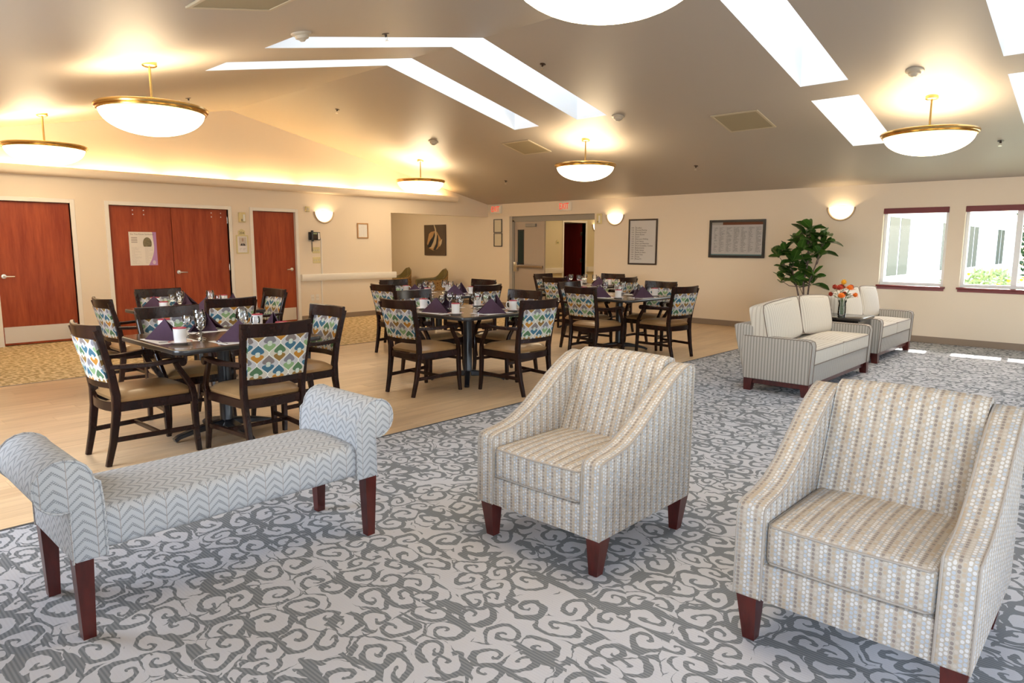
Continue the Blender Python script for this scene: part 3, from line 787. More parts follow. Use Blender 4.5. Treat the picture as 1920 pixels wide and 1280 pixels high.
t, pq = pframe('framed_calendar', 'black framed activity calendar under glass', 'picture', 'B', 5.726, 6.766, 1.232, 1.904, .042, 'black', .03); printq('print', pq, 'calendar', t)
w = 1.04
printq('cover_glass', [(p[0], -.016, p[2]) for p in pq], 'picglass', t)
# canvas of a striped reef fish in the alcove
t = thing('canvas_painting', 'unframed canvas of a banded fish on a dark ground, in the alcove', 'painting', (-1.907, 0, 1.178), 0)
obj('canvas', B((-.412, -.035, 0), (.412, -.001, .78), .002, 1), plain('painted_ground', (.085, .052, .03), .6, 0, .5, 0, .45, 2.5), t)
def painted(name, poly, mat, d):
    bm = NB(); bm.faces.new([bm.verts.new((x, -.0355 - d, z)) for x, z in poly]); obj(name, bm, mat, t, smooth=False)
MT['fishtan'] = plain('fish_tan', (.42, .24, .10), .6, 0, .5, 0, .2, 8); MT['fishcream'] = plain('fish_cream', (.52, .40, .25), .6, 0, .5, 0, .2, 8); MT['fishblack'] = plain('fish_black', (.012, .012, .018), .5)
painted('painted_body', [(-.30, .30), (-.22, .55), (-.14, .60), (-.0, .62), (.10, .60), (.22, .45), (.28, .38), (.24, .28), (.10, .16), (-.05, .12), (-.22, .18)], 'fishtan', .0004)
painted('painted_streamer', [(-.03, .78), (.0, .78), (.06, .68), (.09, .52), (.06, .34), (-.06, .18), (-.18, .19), (-.06, .36), (.02, .50), (.02, .64)], 'fishcream', .0008)
painted('painted_band', [(-.28, .24), (-.16, .40), (-.06, .48), (.0, .60), (.02, .50), (-.04, .36), (-.14, .22), (-.24, .19)], 'fishblack', .0012)
painted('painted_band', [(-.06, .13), (.06, .30), (.10, .50), (.13, .54), (.15, .40), (.12, .24), (.04, .14)], 'fishblack', .0012)
painted('painted_fin', [(.18, .34), (.30, .42), (.27, .30), (.20, .22)], 'fishcream', .0008)

# ------------------------------------------------------------------ corridor double door and beyond
d = struct(thing('door_4', 'x', 'x')); del d['label'], d['category']
bm = NB(); box(bm, (.70, .10, 0), (.76, .22, 2.02)); box(bm, (3.07, .10, 0), (3.13, .22, 2.02)); box(bm, (.70, .10, 1.985), (3.13, .22, 2.105)); obj('door_frame', bm, 'metalframe', d, smooth=False)
lf = obj('door_leaf', B((.765, .115, .012), (1.672, .16, 1.982), .003, 1), 'metaldoor', d)
bm = NB(); 
for (a, b_, c_, e) in ((.865, .895, 1.0, 1.80), (1.03, 1.06, 1.0, 1.80), (.865, 1.06, 1.0, 1.03), (.865, 1.06, 1.77, 1.80)): box(bm, (a, .108, c_), (b_, .115, e), .002, 1)
obj('lite_frame', bm, 'black', lf); obj('lite_pane', B((.895, .111, 1.03), (1.03, .1145, 1.77)), 'extglass', lf, smooth=False)
obj('push_bar', B((.86, .05, .93), (1.66, .085, .985), .008, 2), 'bronze', lf); obj('latch_case', B((.79, .045, .84), (.885, .115, 1.06), .01, 2), 'steel', lf)
obj('door_closer', B((1.14, .06, 1.86), (1.44, .115, 1.93), .006, 2), 'metalframe', lf)
d = struct(thing('door_5', 'x', 'x')); del d['label'], d['category']
bm = NB(); box(bm, (.56, CD[0] - .055, 0), (.716, CD[0], 2.085)); box(bm, (.56, CD[1], 0), (.716, CD[1] + .055, 2.085)); box(bm, (.56, CD[0], 2.03), (.716, CD[1], 2.085)); obj('door_frame', bm, 'trim', d, smooth=False)
obj('door_leaf', B((-.36, CD[1] - .06, .012), (.60, CD[1] - .016, 2.02)), 'reddoor', d, smooth=False)
for z in (.4, 1.05, 1.75): obj('hinge', B((.585, CD[1] - .065, z - .05), (.605, CD[1] - .002, z + .05)), 'steel', d, smooth=False)
bm = NB(); box(bm, (.70, .2, .75), (.77, CD[0] - .06, .885), .01, 2); box(bm, (.70, CD[1] + .06, .75), (.77, 6, .885), .01, 2); struct(obj('trim_8', bm, 'trim'))
t = thing('corridor_number_sign', 'small dark number sign on the corridor wall', 'sign', (.70, 1.78, 1.52), PI / 2)
bm = NB(); prism(bm, [(-.07, -.05), (.07, -.05), (.07, .03), (0, .07), (-.07, .03)], 'y', -.010, -.001); obj('plate', bm, 'ivory', t); text('number', '205', .055, 'darkframe', t, MBW(0, -.01, -.0105), .001, 'CENTER')
def ceiling_disc(loc, label, power, cat='ceiling lamp'):
    t = thing('ceiling_lamp', label, cat, loc)
    bm = NB(); lathe(bm, [(.17, 0), (.17, -.02), (.16, -.03)], 24); obj('ring', bm, 'brass', t)
    bm = NB(); lathe(bm, [(.16, -.02), (.14, -.06), (.08, -.085), (0, -.095)], 24); obj('diffuser', bm, 'lampglass', t)
    L = bpy.data.lights.new('bulb', 'POINT'); L.energy = power; L.color = (1, .80, .52); L.shadow_soft_size = .1
    lo = bpy.data.objects.new('bulb', L); COL.objects.link(lo); lo.parent = t; lo.location = (0, 0, -.2)
ceiling_disc((2.0, 2.0, 2.30), 'round lit ceiling lamp inside the corridor', 7)
ceiling_disc((-2.3, -1.9, 2.30), 'round lit ceiling lamp inside the alcove', 18)
ceiling_disc((1.9, 4.6, 2.30), 'round lit ceiling lamp deep in the corridor', 6)

# ------------------------------------------------------------------ windows in the back wall
for n_, (x0, x1, z0, z1) in enumerate(WIN):
    o = struct(thing('window_%d' % (n_ + 1), 'x', 'x')); del o['label'], o['category']
    bm = NB(); f = .045
    for a, b_ in ((x0, x0 + f), (x1 - f, x1)): box(bm, (a, .07, z0), (b_, .13, z1))
    for a, b_ in ((z0, z0 + f), (z1 - f, z1)): box(bm, (x0 + f, .07, a), (x1 - f, .13, b_))
    obj('window_frame', bm, 'vinylframe', o, smooth=False)
    if n_ == 1:
        xm = 10.315
        obj('mullion', B((xm - .035, .06, z0 + f), (xm + .035, .125, z1 - f), .004, 1), 'vinylframe', o)
        obj('pane', B((x0 + f, .098, z0 + f), (xm, .102, z1 - f)), 'pane', o, smooth=False); obj('pane', B((xm, .108, z0 + f), (x1 - f, .112, z1 - f)), 'pane', o, smooth=False)
    else: obj('pane', B((x0 + f, .098, z0 + f), (x1 - f, .102, z1 - f)), 'pane', o, smooth=False)
    bm = NB(); box(bm, (x0 - .03, -.035, z0 - .028), (x1 + .03, .07, z0), .005, 2); box(bm, (x0 - .015, -.018, z0 - .065), (x1 + .015, 0, z0 - .028), .003, 1); obj('window_sill', bm, 'sill', o)
    obj('valance', B((x0 + .003, -.012, z1 - .082), (x1 - .003, .055, z1 - .001), .004, 1), 'blind', o)

# ------------------------------------------------------------------ ceiling fixtures
TLT = {1: -math.atan(SL), -1: math.atan(SL)}
def on_ceiling(name, label, cat, x, y, group):
    t = thing(name, label, cat, (x, y, zc(y)), 0, group); t.rotation_euler = (TLT[1 if y > YR else -1], 0, 0); return t
def smoke(x, y, label):
    t = on_ceiling('smoke_detector', label, 'smoke detector', x, y, 'ceiling smoke detectors')
    bm = NB(); lathe(bm, [(.085, 0), (.085, -.012), (.07, -.022), (0, -.024)], 24); obj('base', bm, 'detector', t)
    bm = NB(); lathe(bm, [(.058, -.022), (.055, -.045), (.03, -.055), (.018, -.068), (0, -.07)], 20); obj('sensor_head', bm, 'detector', t)
smoke(6.20, -3.74, 'tan smoke detector between the carpet-side skylight end and a pendant')
smoke(2.50, -3.84, 'tan smoke detector between the cove pendant and the first skylight')
smoke(9.77, -3.78, 'tan smoke detector between the two short skylights')
smoke(6.24, -8.52, 'tan smoke detector touching the tip of a long skylight')
smoke(2.48, -8.52, 'tan smoke detector just behind a pendant bowl rim')
def sprinkler(x, y, label):
    t = on_ceiling('sprinkler_head', label, 'sprinkler', x, y, 'ceiling sprinkler heads')
    bm = NB(); lathe(bm, [(.035, 0), (.035, -.004), (.012, -.008), (.011, -.03), (0, -.031)], 14); obj('escutcheon', bm, 'darkframe', t)
    bm = NB(); tube(bm, [(.010, 0, -.028), (.014, 0, -.045), (0, 0, -.06)], .003, 5); tube(bm, [(-.010, 0, -.028), (-.014, 0, -.045), (0, 0, -.06)], .003, 5); obj('yoke', bm, 'steel', t)
    bm = NB(); lathe(bm, [(0, -.058), (.02, -.060), (.02, -.063), (0, -.064)], 12); obj('deflector', bm, 'steel', t)
for x, y, l in [(6.28, -5.42, 'sprinkler head beside the upper slope of the wider skylight'), (2.12, -5.48, 'sprinkler head between the gable wall and the skylights, window slope'), (2.06, -1.56, 'sprinkler head above the arrow exit sign'),
                (6.20, -1.51, 'sprinkler head above the framed calendar'), (10.22, -1.50, 'sprinkler head above the sliding window'), (2.07, -7.75, 'sprinkler head beside the large pendant rim, door slope'), (6.24, -7.64, 'sprinkler head above the long skylight on the door slope')]:
    sprinkler(x, y, l)
def vent(x, y, s, label):
    t = on_ceiling('ceiling_vent', label, 'vent', x, y, 'ceiling vents')
    h = s / 2; bm = NB()
    for lo, hi in (((-h, -h), (-h + .03, h)), ((h - .03, -h), (h, h)), ((-h + .03, -h), (h - .03, -h + .03)), ((-h + .03, h - .03), (h - .03, h))): box(bm, (*lo, -.014), (*hi, 0), .002, 1)
    obj('vent_frame', bm, 'ventframe', t)
    obj('face_panel', B((-h + .03, -h + .03, -.009), (h - .03, h - .03, -.002)), plain('vent_face', (.35, .29, .18), .6), t, smooth=False)
vent(3.97, -3.10, .60, 'square tan ceiling vent between two pendants, near the first skylight end')
vent(7.67, -3.06, .62, 'square tan ceiling vent near the short skylight')
vent(7.30, -9.50, .60, 'square tan ceiling vent on the door-side slope')
def pendant(x, y, label, power=8):
    z0 = zc(y); t = thing('pendant_lamp', label, 'pendant lamp', (x, y, z0), 0, 'brass rimmed bowl pendants')
    zr = 2.655 - z0
    bm = NB(); lathe(bm, [(0, .0), (.062, .012), (.064, -.022), (.05, -.032), (0, -.034)], 20); obj('canopy', bm, 'brass', t)
    bm = NB(); tube(bm, [(0, 0, -.02), (0, 0, zr - .05)], .011, 10); obj('stem', bm, 'brass', t)
    bm = NB()
    for (R, rr, dz) in ((.452, .020, .0), (.440, .014, -.026)):
        n, m = 48, 8; rings = []
        for i in range(n):
            a = 2 * PI * i / n; rings.append([bm.verts.new(((R + rr * math.cos(2 * PI * j / m)) * math.cos(a), (R + rr * math.cos(2 * PI * j / m)) * math.sin(a), zr + dz + rr * math.sin(2 * PI * j / m))) for j in range(m)])
        for i in range(n):
            for j in range(m): bm.faces.new((rings[i][j], rings[(i + 1) % n][j], rings[(i + 1) % n][(j + 1) % m], rings[i][(j + 1) % m]))
    obj('brass_rim', bm, 'brass', t)
    bm = NB()
    for i in range(3):
        a = 2 * PI * i / 3 + .4; tube(bm, [(0, 0, zr - .05), (.44 * math.cos(a), .44 * math.sin(a), zr - .01)], .006, 6)
    obj('spoke', bm, 'brass', t)
    bm = NB(); lathe(bm, [(.435 * math.cos(a), zr - .02 - .215 * math.sin(a)) for a in [PI / 2 * i / 12 for i in range(13)]], 40); obj('glass_bowl', bm, 'lampglass', t)
    L = bpy.data.lights.new('pendant_bulb', 'POINT'); L.energy = power; L.color = (1, .74, .43); L.shadow_soft_size = .2
    lo = bpy.data.objects.new('pendant_bulb', L); COL.objects.link(lo); lo.parent = t; lo.location = (0, 0, zr - .01)
for x, y, l in [(4.88, -9.25, 'brass rimmed bowl pendant over the tables by the double doors'), (1.30, -9.25, 'brass rimmed bowl pendant in front of the first red door'), (1.28, -3.12, 'brass rimmed bowl pendant near the end of the cove cornice'),
                (5.19, -3.11, 'brass rimmed bowl pendant over the tables near the whiteboard'), (9.79, -3.08, 'brass rimmed bowl pendant over the striped sofas'), (9.84, -9.19, 'brass rimmed bowl pendant over the two lounge armchairs')]:
    pendant(x, y, l)

# ------------------------------------------------------------------ dining furniture
def make_chair():
    """local: sitter looks along +y, back at -y"""
    t = thing('dining_armchair', 'x', 'chair', group='dining armchairs around the tables')
    for s in (-1, 1):
        # rear leg and back post in one sweep
        bm = NB(); bar(bm, [(s * .195, -.300, 0), (s * .203, -.262, .16), (s * .208, -.235, .34), (s * .212, -.230, .46), (s * .220, -.252, .62), (s * .232, -.295, .80), (s * .238, -.325, .90)],
                       [.034, .036, .038, .038, .036, .034, .032], [.034, .042, .05, .052, .046, .04, .034]); obj('back_post', bm, 'espresso', t)
        # front leg flowing into the arm support
        bm = NB(); bar(bm, [(s * .258, .262, 0), (s * .250, .255, .12), (s * .246, .252, .30), (s * .250, .250, .40), (s * .262, .232, .47), (s * .270, .19, .54), (s * .274, .15, .60), (s * .274, .135, .645)],
                       [.030, .034, .038, .036, .032, .030, .030, .032], [.032, .038, .044, .044, .04, .036, .036, .04]); obj('front_leg', bm, 'espresso', t)
        # arm with scrolled end
        bm = NB(); bar(bm, [(s * .228, -.262, .655), (s * .250, -.16, .652), (s * .268, -.04, .650), (s * .276, .06, .655), (s * .277, .13, .662), (s * .277, .165, .658)],
                       [.034, .040, .046, .050, .052, .050], [.030, .030, .028, .027, .028, .03])
        q = NB(); lathe(q, [(0, -.026), (.024, -.026), (.028, -.022), (.028, .022), (.024, .026), (0, .026)], 16); q.transform(Matrix.Translation((s * .277, .170, .645)) @ Matrix.Rotation(PI / 2, 4, 'Y'))
        m2 = bpy.data.meshes.new('q'); q.to_mesh(m2); q.free(); bm.from_mesh(m2); bpy.data.meshes.remove(m2)
        obj('arm', bm, 'espresso', t)
        # side apron and side stretcher
        bm = NB(); bar(bm, [(s * .210, -.225, .385), (s * .246, .245, .385)], .024, .062); obj('apron', bm, 'espresso', t)
        bm = NB(); bar(bm, [(s * .206, -.255, .17), (s * .248, .252, .17)], .022, .032); obj('stretcher', bm, 'espresso', t)
    bm = NB(); box(bm, (-.245, .232, .354), (.245, .258, .416), .003, 1); obj('apron', bm, 'espresso', t)
    bm = NB(); bar(bm, [(-.20, -.232, .385), (-.10, -.258, .385), (0, -.266, .385), (.10, -.258, .385), (.20, -.232, .385)], .062, .022, (0, 0, 1)); obj('apron', bm, 'espresso', t)
    bm = NB(); bar(bm, [(-.228, .02, .17), (.228, .02, .17)], .028, .022, (0, 0, 1)); obj('stretcher', bm, 'espresso', t)
    # crest rail: curved board
    secs = []
    for i in range(9):
        a = -1 + 2 * i / 8; x = a * .252; dy = -.362 + .050 * a * a; hz = .932 - .006 * (1 - a * a); lz = .832 + .0 * a
        th = .014
        secs.append([(x, dy + .012 + th, lz), (x, dy + th, hz - .006), (x, dy + th - .006, hz), (x, dy - th + .006, hz), (x, dy - th, hz - .006), (x, dy + .012 - th, lz)])
    bm = NB(); loft(bm, secs); obj('crest_rail', bm, 'espresso', t)
    # lower back rail
    bm = NB(); bar(bm, [(-.210, -.248, .535), (-.10, -.276, .535), (0, -.285, .535), (.10, -.276, .535), (.210, -.248, .535)], .045, .022, (0, 0, 1)); obj('back_rail', bm, 'espresso', t)
    # upholstered back panel
    bm = NB(); nx, nz = 8, 6; g = {}
    for s in (0, 1):
        for i in range(nx + 1):
            for j in range(nz + 1):
                a = -1 + 2 * i / nx; b_ = j / nz; z = .555 + b_ * .285
                x = a * (.203 + b_ * .014); yy = -.286 + .026 * a * a - (z - .555) * .24
                puff = .020 * (1 - abs(a) ** 6) * (1 - abs(2 * b_ - 1) ** 6)
                g[s, i, j] = bm.verts.new((x, yy + (puff + .010 if s else -.012), z))
    for s in (0, 1):
        for i in range(nx):
            for j in range(nz):
                q = (g[s, i, j], g[s, i + 1, j], g[s, i + 1, j + 1], g[s, i, j + 1]); bm.faces.new(q if s == 0 else q[::-1])
    per = [(i, 0) for i in range(nx)] + [(nx, j) for j in range(nz)] + [(i, nz) for i in range(nx, 0, -1)] + [(0, j) for j in range(nz, 0, -1)]
    for a, b_ in zip(per, per[1:] + per[:1]): bm.faces.new((g[0, a[0], a[1]], g[1, a[0], a[1]], g[1, b_[0], b_[1]], g[0, b_[0], b_[1]]))
    obj('back_panel', bm, 'drops', t)
    # seat cushion, trapezoid
    bm = NB(); n = 10; top = []; bot = []
    for i in range(n + 1):
        for j in range(n + 1):
            a, b_ = -1 + 2 * i / n, -1 + 2 * j / n
            wy = .25 * b_ + .018; wx = a * (.222 + .020 * (b_ + 1) / 2 + .006)
            rim = (max(0, (1 - abs(a) ** 5) * (1 - abs(b_) ** 5))) ** .5
            sh = 1 - .04 * (abs(a) * abs(b_)) ** 4
            top.append(bm.verts.new((wx * sh, wy * sh, .440 + .042 * rim))); bot.append(bm.verts.new((wx * .96 * sh, wy * .96 * sh, .414)))
    ix = lambda i, j: i * (n + 1) + j
    for i in range(n):
        for j in range(n):
            bm.faces.new((top[ix(i, j)], top[ix(i + 1, j)], top[ix(i + 1, j + 1)], top[ix(i, j + 1)])); bm.faces.new((bot[ix(i, j + 1)], bot[ix(i + 1, j + 1)], bot[ix(i + 1, j)], bot[ix(i, j)]))
    per = [(i, 0) for i in range(n)] + [(n, j) for j in range(n)] + [(i, n) for i in range(n, 0, -1)] + [(0, j) for j in range(n, 0, -1)]
    for a, b_ in zip(per, per[1:] + per[:1]): bm.faces.new((bot[ix(*a)], bot[ix(*b_)], top[ix(*b_)], top[ix(*a)]))
    obj('seat', bm, 'vinyl', t, ang=60)
    return t
TH_, TS = .755, 1.09
TAB = {1: (6.57, -9.48), 2: (4.22, -8.70), 3: (6.42, -6.78), 4: (4.35, -5.38), 5: (6.38, -3.86), 6: (4.45, -2.15)}
TDESC = {1: 'the table nearest the bench', 2: 'the table nearest the double doors', 3: 'the middle table along the grey carpet', 4: 'the table nearest the alcove', 5: 'the table nearest the sofas', 6: 'the table nearest the corridor opening'}
def make_table():
    t = thing('dining_table', 'x', 'table', group='square dining tables')
    def rrect(h, r, n=6):
        pts = []
        for cx, cy, a0 in ((h - r, h - r, 0), (-h + r, h - r, PI / 2), (-h + r, -h + r, PI), (h - r, -h + r, 3 * PI / 2)):
            pts += [(cx + r * math.cos(a0 + PI / 2 * i / n), cy + r * math.sin(a0 + PI / 2 * i / n)) for i in range(n + 1)]
        return pts
    H = TS / 2
    bm = NB(); prism(bm, rrect(H, .085), 'z', TH_ - .036, TH_ - .004, .006, 2); obj('table_edge', bm, 'tableedge', t)
    bm = NB(); prism(bm, rrect(H - .012, .075), 'z', TH_ - .006, TH_); obj('table_top', bm, 'tabletop', t, smooth=False)
    bm = NB(); lathe(bm, [(.0, .07), (.060, .07), (.048, .10), (.047, .66), (.12, .70), (.12, TH_ - .036), (0, TH_ - .036)], 20); obj('column', bm, 'blackmetal', t)
    for i in range(4):
        a = PI / 4 + PI / 2 * i; c, s = math.cos(a), math.sin(a); bm = NB()
        bar(bm, [(c * .0, s * .0, .085), (c * .14, s * .14, .078), (c * .27, s * .27, .058), (c * .36, s * .36, .036), (c * .395, s * .395, .016)], [.07, .064, .056, .05, .05], [.06, .05, .036, .03, .03], (-s, c, 0)); obj('foot', bm, 'blackmetal', t)
    return t
tproto = make_table(); cproto = make_chair()
# chairs: table, side, x, y (seat centre), heading (direction the sitter looks)
SIDE = {'s': ('facing the window wall', 0), 'n': ('backing the window wall', PI), 'e': ('backing the grey carpet', PI / 2), 'w': ('backing the red doors', -PI / 2)}
CH = [(1, 's', 6.62, -10.09, .02), (1, 'e', 7.13, -9.50, .0), (1, 'n', 6.57, -8.88, 0), (1, 'w', 6.04, -9.55, .0),
      (2, 's', 4.40, -9.33, 0), (2, 'e', 4.88, -8.76, .0), (2, 'n', 4.22, -8.10, 0), (2, 'w', 3.59, -8.73, 0),
      (3, 's', 6.46, -7.43, .02), (3, 'e', 7.12, -6.77, -.06), (3, 'n', 6.44, -6.20, 0), (3, 'w', 5.83, -6.77, 0),
      (4, 's', 4.34, -6.02, 0), (4, 'e', 5.02, -5.38, 0), (4, 'n', 4.32, -4.76, 0), (4, 'w', 3.75, -5.46, 0),
      (5, 's', 6.50, -4.58, -.06), (5, 'e', 7.06, -3.80, -.16), (5, 'n', 6.52, -3.30, .05), (5, 'w', 5.92, -4.00, 0),
      (6, 's', 4.60, -2.78, 0), (6, 'e', 5.12, -2.20, .05), (6, 'n', 4.46, -1.54, 0), (6, 'w', 3.86, -2.14, 0)]
for i in TAB:
    lab = 'square dining table set for four, %s' % {1: 'behind the bench', 2: 'before the double red doors', 3: 'in the middle beside the grey carpet', 4: 'before the alcove', 5: 'nearest the sofas', 6: 'before the corridor opening'}[i]
    if i == 1: tproto.location = (*TAB[1], 0); tproto['label'] = lab
    else: dup(tproto, (*TAB[i], 0), 0, lab)
for c in tproto.children:
    if c.name.startswith('foot'): c.rotation_euler = (0, 0, PI / 4)
for i, (tb, sd, x, y, r) in enumerate(CH):
    lab = 'dark wood armchair %s, at %s' % (SIDE[sd][0], TDESC[tb])
    if i == 0: cproto.location = (x, y, 0); cproto.rotation_euler = (0, 0, SIDE[sd][1] + r); cproto['label'] = lab
    else: dup(cproto, (x, y, 0), SIDE[sd][1] + r, lab)

# ------------------------------------------------------------------ place settings
def proto(name, cat, group): return thing(name, 'x', cat, group=group)
mat_p = tag(obj('placemat', B((-.19, -.13, 0), (.19, .13, .0012)), 'paper', smooth=False), 'x', 'placemat', 'white paper placemats')
nap = proto('folded_napkin', 'napkin', 'folded purple napkins')
NS = 1.22
def napkin_mesh():
    bm = NB(); L, R, A, Bk = Vector((-.125, -.03, 0)), Vector((.125, -.03, 0)), Vector((0, .004, .125)), Vector((0, .10, 0))
    V = lambda p: bm.verts.new(p)
    def face(*p): bm.faces.new([V(q) for q in p])
    Ml, Mr = (L + R) / 2 + Vector((-.012, -.012, 0)), (L + R) / 2 + Vector((.012, -.012, 0))
    face(L, Ml, A); face(Ml, Mr, A); face(Mr, R, A)
    dl = Vector((-.035, .05, 0)); dr = Vector((.035, .05, 0))
    face(A, dl, L); face(A, Bk, dl); face(A, dr, Bk); face(A, R, dr)
    face(L, dl, Bk, dr, R, Mr, Ml)
    bmesh.ops.remove_doubles(bm, verts=bm.verts, dist=1e-5); return bm
nm = napkin_mesh(); nm.transform(Matrix.Scale(NS, 4)); obj('front_fold', nm, 'napkin', nap, smooth=False)
bm = NB(); bm.faces.new([bm.verts.new(p) for p in ((.006, .004, .128), (-.112, -.018, .003), (-.118, .045, .003), (-.03, .055, .045))]); bmesh.ops.solidify(bm, geom=bm.faces[:], thickness=.004); bm.transform(Matrix.Scale(NS, 4)); obj('side_fold', bm, 'napkin', nap, smooth=False)
bm = NB(); bm.faces.new([bm.verts.new(p) for p in ((-.006, .004, .128), (.112, -.018, .003), (.118, .045, .003), (.03, .055, .045))]); bmesh.ops.solidify(bm, geom=bm.faces[:], thickness=.004); bm.transform(Matrix.Scale(NS, 4)); obj('side_fold', bm, 'napkin', nap, smooth=False)
sau = proto('saucer', 'saucer', 'white china saucers')
bm = NB(); lathe(bm, [(0, .004), (.034, .004), (.036, 0), (.040, .0), (.062, .012), (.077, .017), (.078, .019), (.060, .0155), (.036, .008), (0, .008)], 28); obj('dish', bm, 'china', sau)
bm = NB(); lathe(bm, [(.068, .0182), (.078, .0196), (.0788, .0186), (.068, .0172)], 28); obj('rim_band', bm, 'redband', sau)
mug = proto('mug', 'mug', 'white mugs with red rims')
bm = NB(); lathe(bm, [(0, 0), (.036, 0), (.039, .004), (.043, .104), (.0435, .106), (.040, .106), (.037, .012), (0, .008)], 28); obj('cup', bm, 'china', mug)
bm = NB(); lathe(bm, [(.0430, .1005), (.0440, .1015), (.0438, .1078), (.0395, .1078), (.0395, .1005)], 28); obj('rim_band', bm, 'redrim', mug)
bm = NB(); tube(bm, [(.040, 0, .088), (.060, 0, .090), (.070, 0, .070), (.068, 0, .046), (.055, 0, .028), (.037, 0, .026)], .0055, 8); obj('handle', bm, 'china', mug)
def goblet(name, group, s, cat='glass'):
    g = proto(name, cat, group)
    bm = NB(); P_ = [(.0, .0745), (.014, .078), (.028, .095), (.035, .118), (.034, .140), (.030, .158)]
    lathe(bm, [(r * s, z * s) for r, z in P_], 20); obj('bowl', bm, 'glass', g)
    bm = NB(); lathe(bm, [(r * s, z * s) for r, z in [(.0055, .075), (.0045, .04), (.006, .012), (.030, .003), (.031, 0), (0, 0)]], 16); obj('stem_and_foot', bm, 'glass', g)
    return g
gb = goblet('stemmed_glass', 'tall stemmed glasses', 1.18); gs = goblet('short_glass', 'short stemmed glasses', .95)
kn = proto('table_knife', 'knife', 'table knives'); 
bm = NB(); box(bm, (-.006, -.10, 0), (.006, -.01, .006), .002, 1); obj('handle', bm, 'chrome', kn)
bm = NB(); prism(bm, [(-.006, -.01), (.008, -.01), (.009, .08), (.004, .105), (-.006, .10)], 'z', .001, .003); obj('blade', bm, 'chrome', kn, smooth=False)
fk = proto('table_fork', 'fork', 'table forks')
bm = NB(); bar(bm, [(0, -.10, .002), (0, -.02, .003), (0, .03, .008)], [.010, .006, .008], [.003, .003, .003]); obj('handle', bm, 'chrome', fk)
bm = NB(); box(bm, (-.011, .03, .006), (.011, .055, .009))
for i in range(4): box(bm, (-.011 + i * .0063, .055, .006), (-.011 + i * .0063 + .0032, .10, .009))
obj('tines', bm, 'chrome', fk, smooth=False)
PROTO = dict(placemat=mat_p, napkin=nap, saucer=sau, mug=mug, goblet=gb, short=gs, knife=kn, fork=fk)
NAMES = dict(placemat='white paper placemat', napkin='folded purple napkin', saucer='red banded white saucer', mug='red rimmed white mug', goblet='tall stemmed glass', short='short stemmed glass', knife='steel knife', fork='steel fork')
SETD = {'s': 'on the alcove-away edge', 'n': 'on the window-wall edge', 'e': 'on the grey-carpet edge', 'w': 'on the red-door edge'}
SETD['s'] = 'on the edge farthest from the windows'
TD2 = {1: 'bench-side table', 2: 'double-door table', 3: 'middle carpet-side table', 4: 'alcove table', 5: 'sofa-side table', 6: 'corridor table'}
first = set()
def put(kind, tb, sd, loc, rz):
    lab = '%s %s of the %s' % (NAMES[kind], SETD[sd], TD2[tb]); p = PROTO[kind]
    if kind not in first:
        first.add(kind); p.location = loc; p.rotation_euler = (0, 0, rz); p['label'] = lab
    else: dup(p, loc, rz, lab)
HEAD = {'s': 0, 'n': PI, 'e': PI / 2, 'w': -PI / 2}
rnd = random.Random(3)
for tb, (cx, cy) in TAB.items():
    for sd, a in HEAD.items():
        R = Matrix.Rotation(a, 2)
        def at(x, y, z, j=.012):
            v = R @ Vector((x + rnd.uniform(-j, j), y + rnd.uniform(-j, j))); return (cx + v.x, cy + v.y, z)
        e = -TS / 2; z = TH_
        put('placemat', tb, sd, at(-.02, e + .165, z, .005), a + rnd.uniform(-.04, .04))
        put('napkin', tb, sd, at(-.05, e + .150, z + .0014, .008), a + {'s': .55, 'e': -.55, 'n': -.3, 'w': .3}[sd] + rnd.uniform(-.15, .15))
        p = at(.255, e + .135, z, .01); put('saucer', tb, sd, p, a)
        put('mug', tb, sd, (p[0], p[1], p[2] + .0082), a + PI * .75 + rnd.uniform(-.5, .5))
        put('goblet', tb, sd, at(.075, e + .345, z), 0); put('short', tb, sd, at(.155, e + .315, z), 0)
        put('knife', tb, sd, at(.105, e + .15, z + .0014, .004), a); put('fork', tb, sd, at(-.185, e + .16, z + .0014, .004), a)

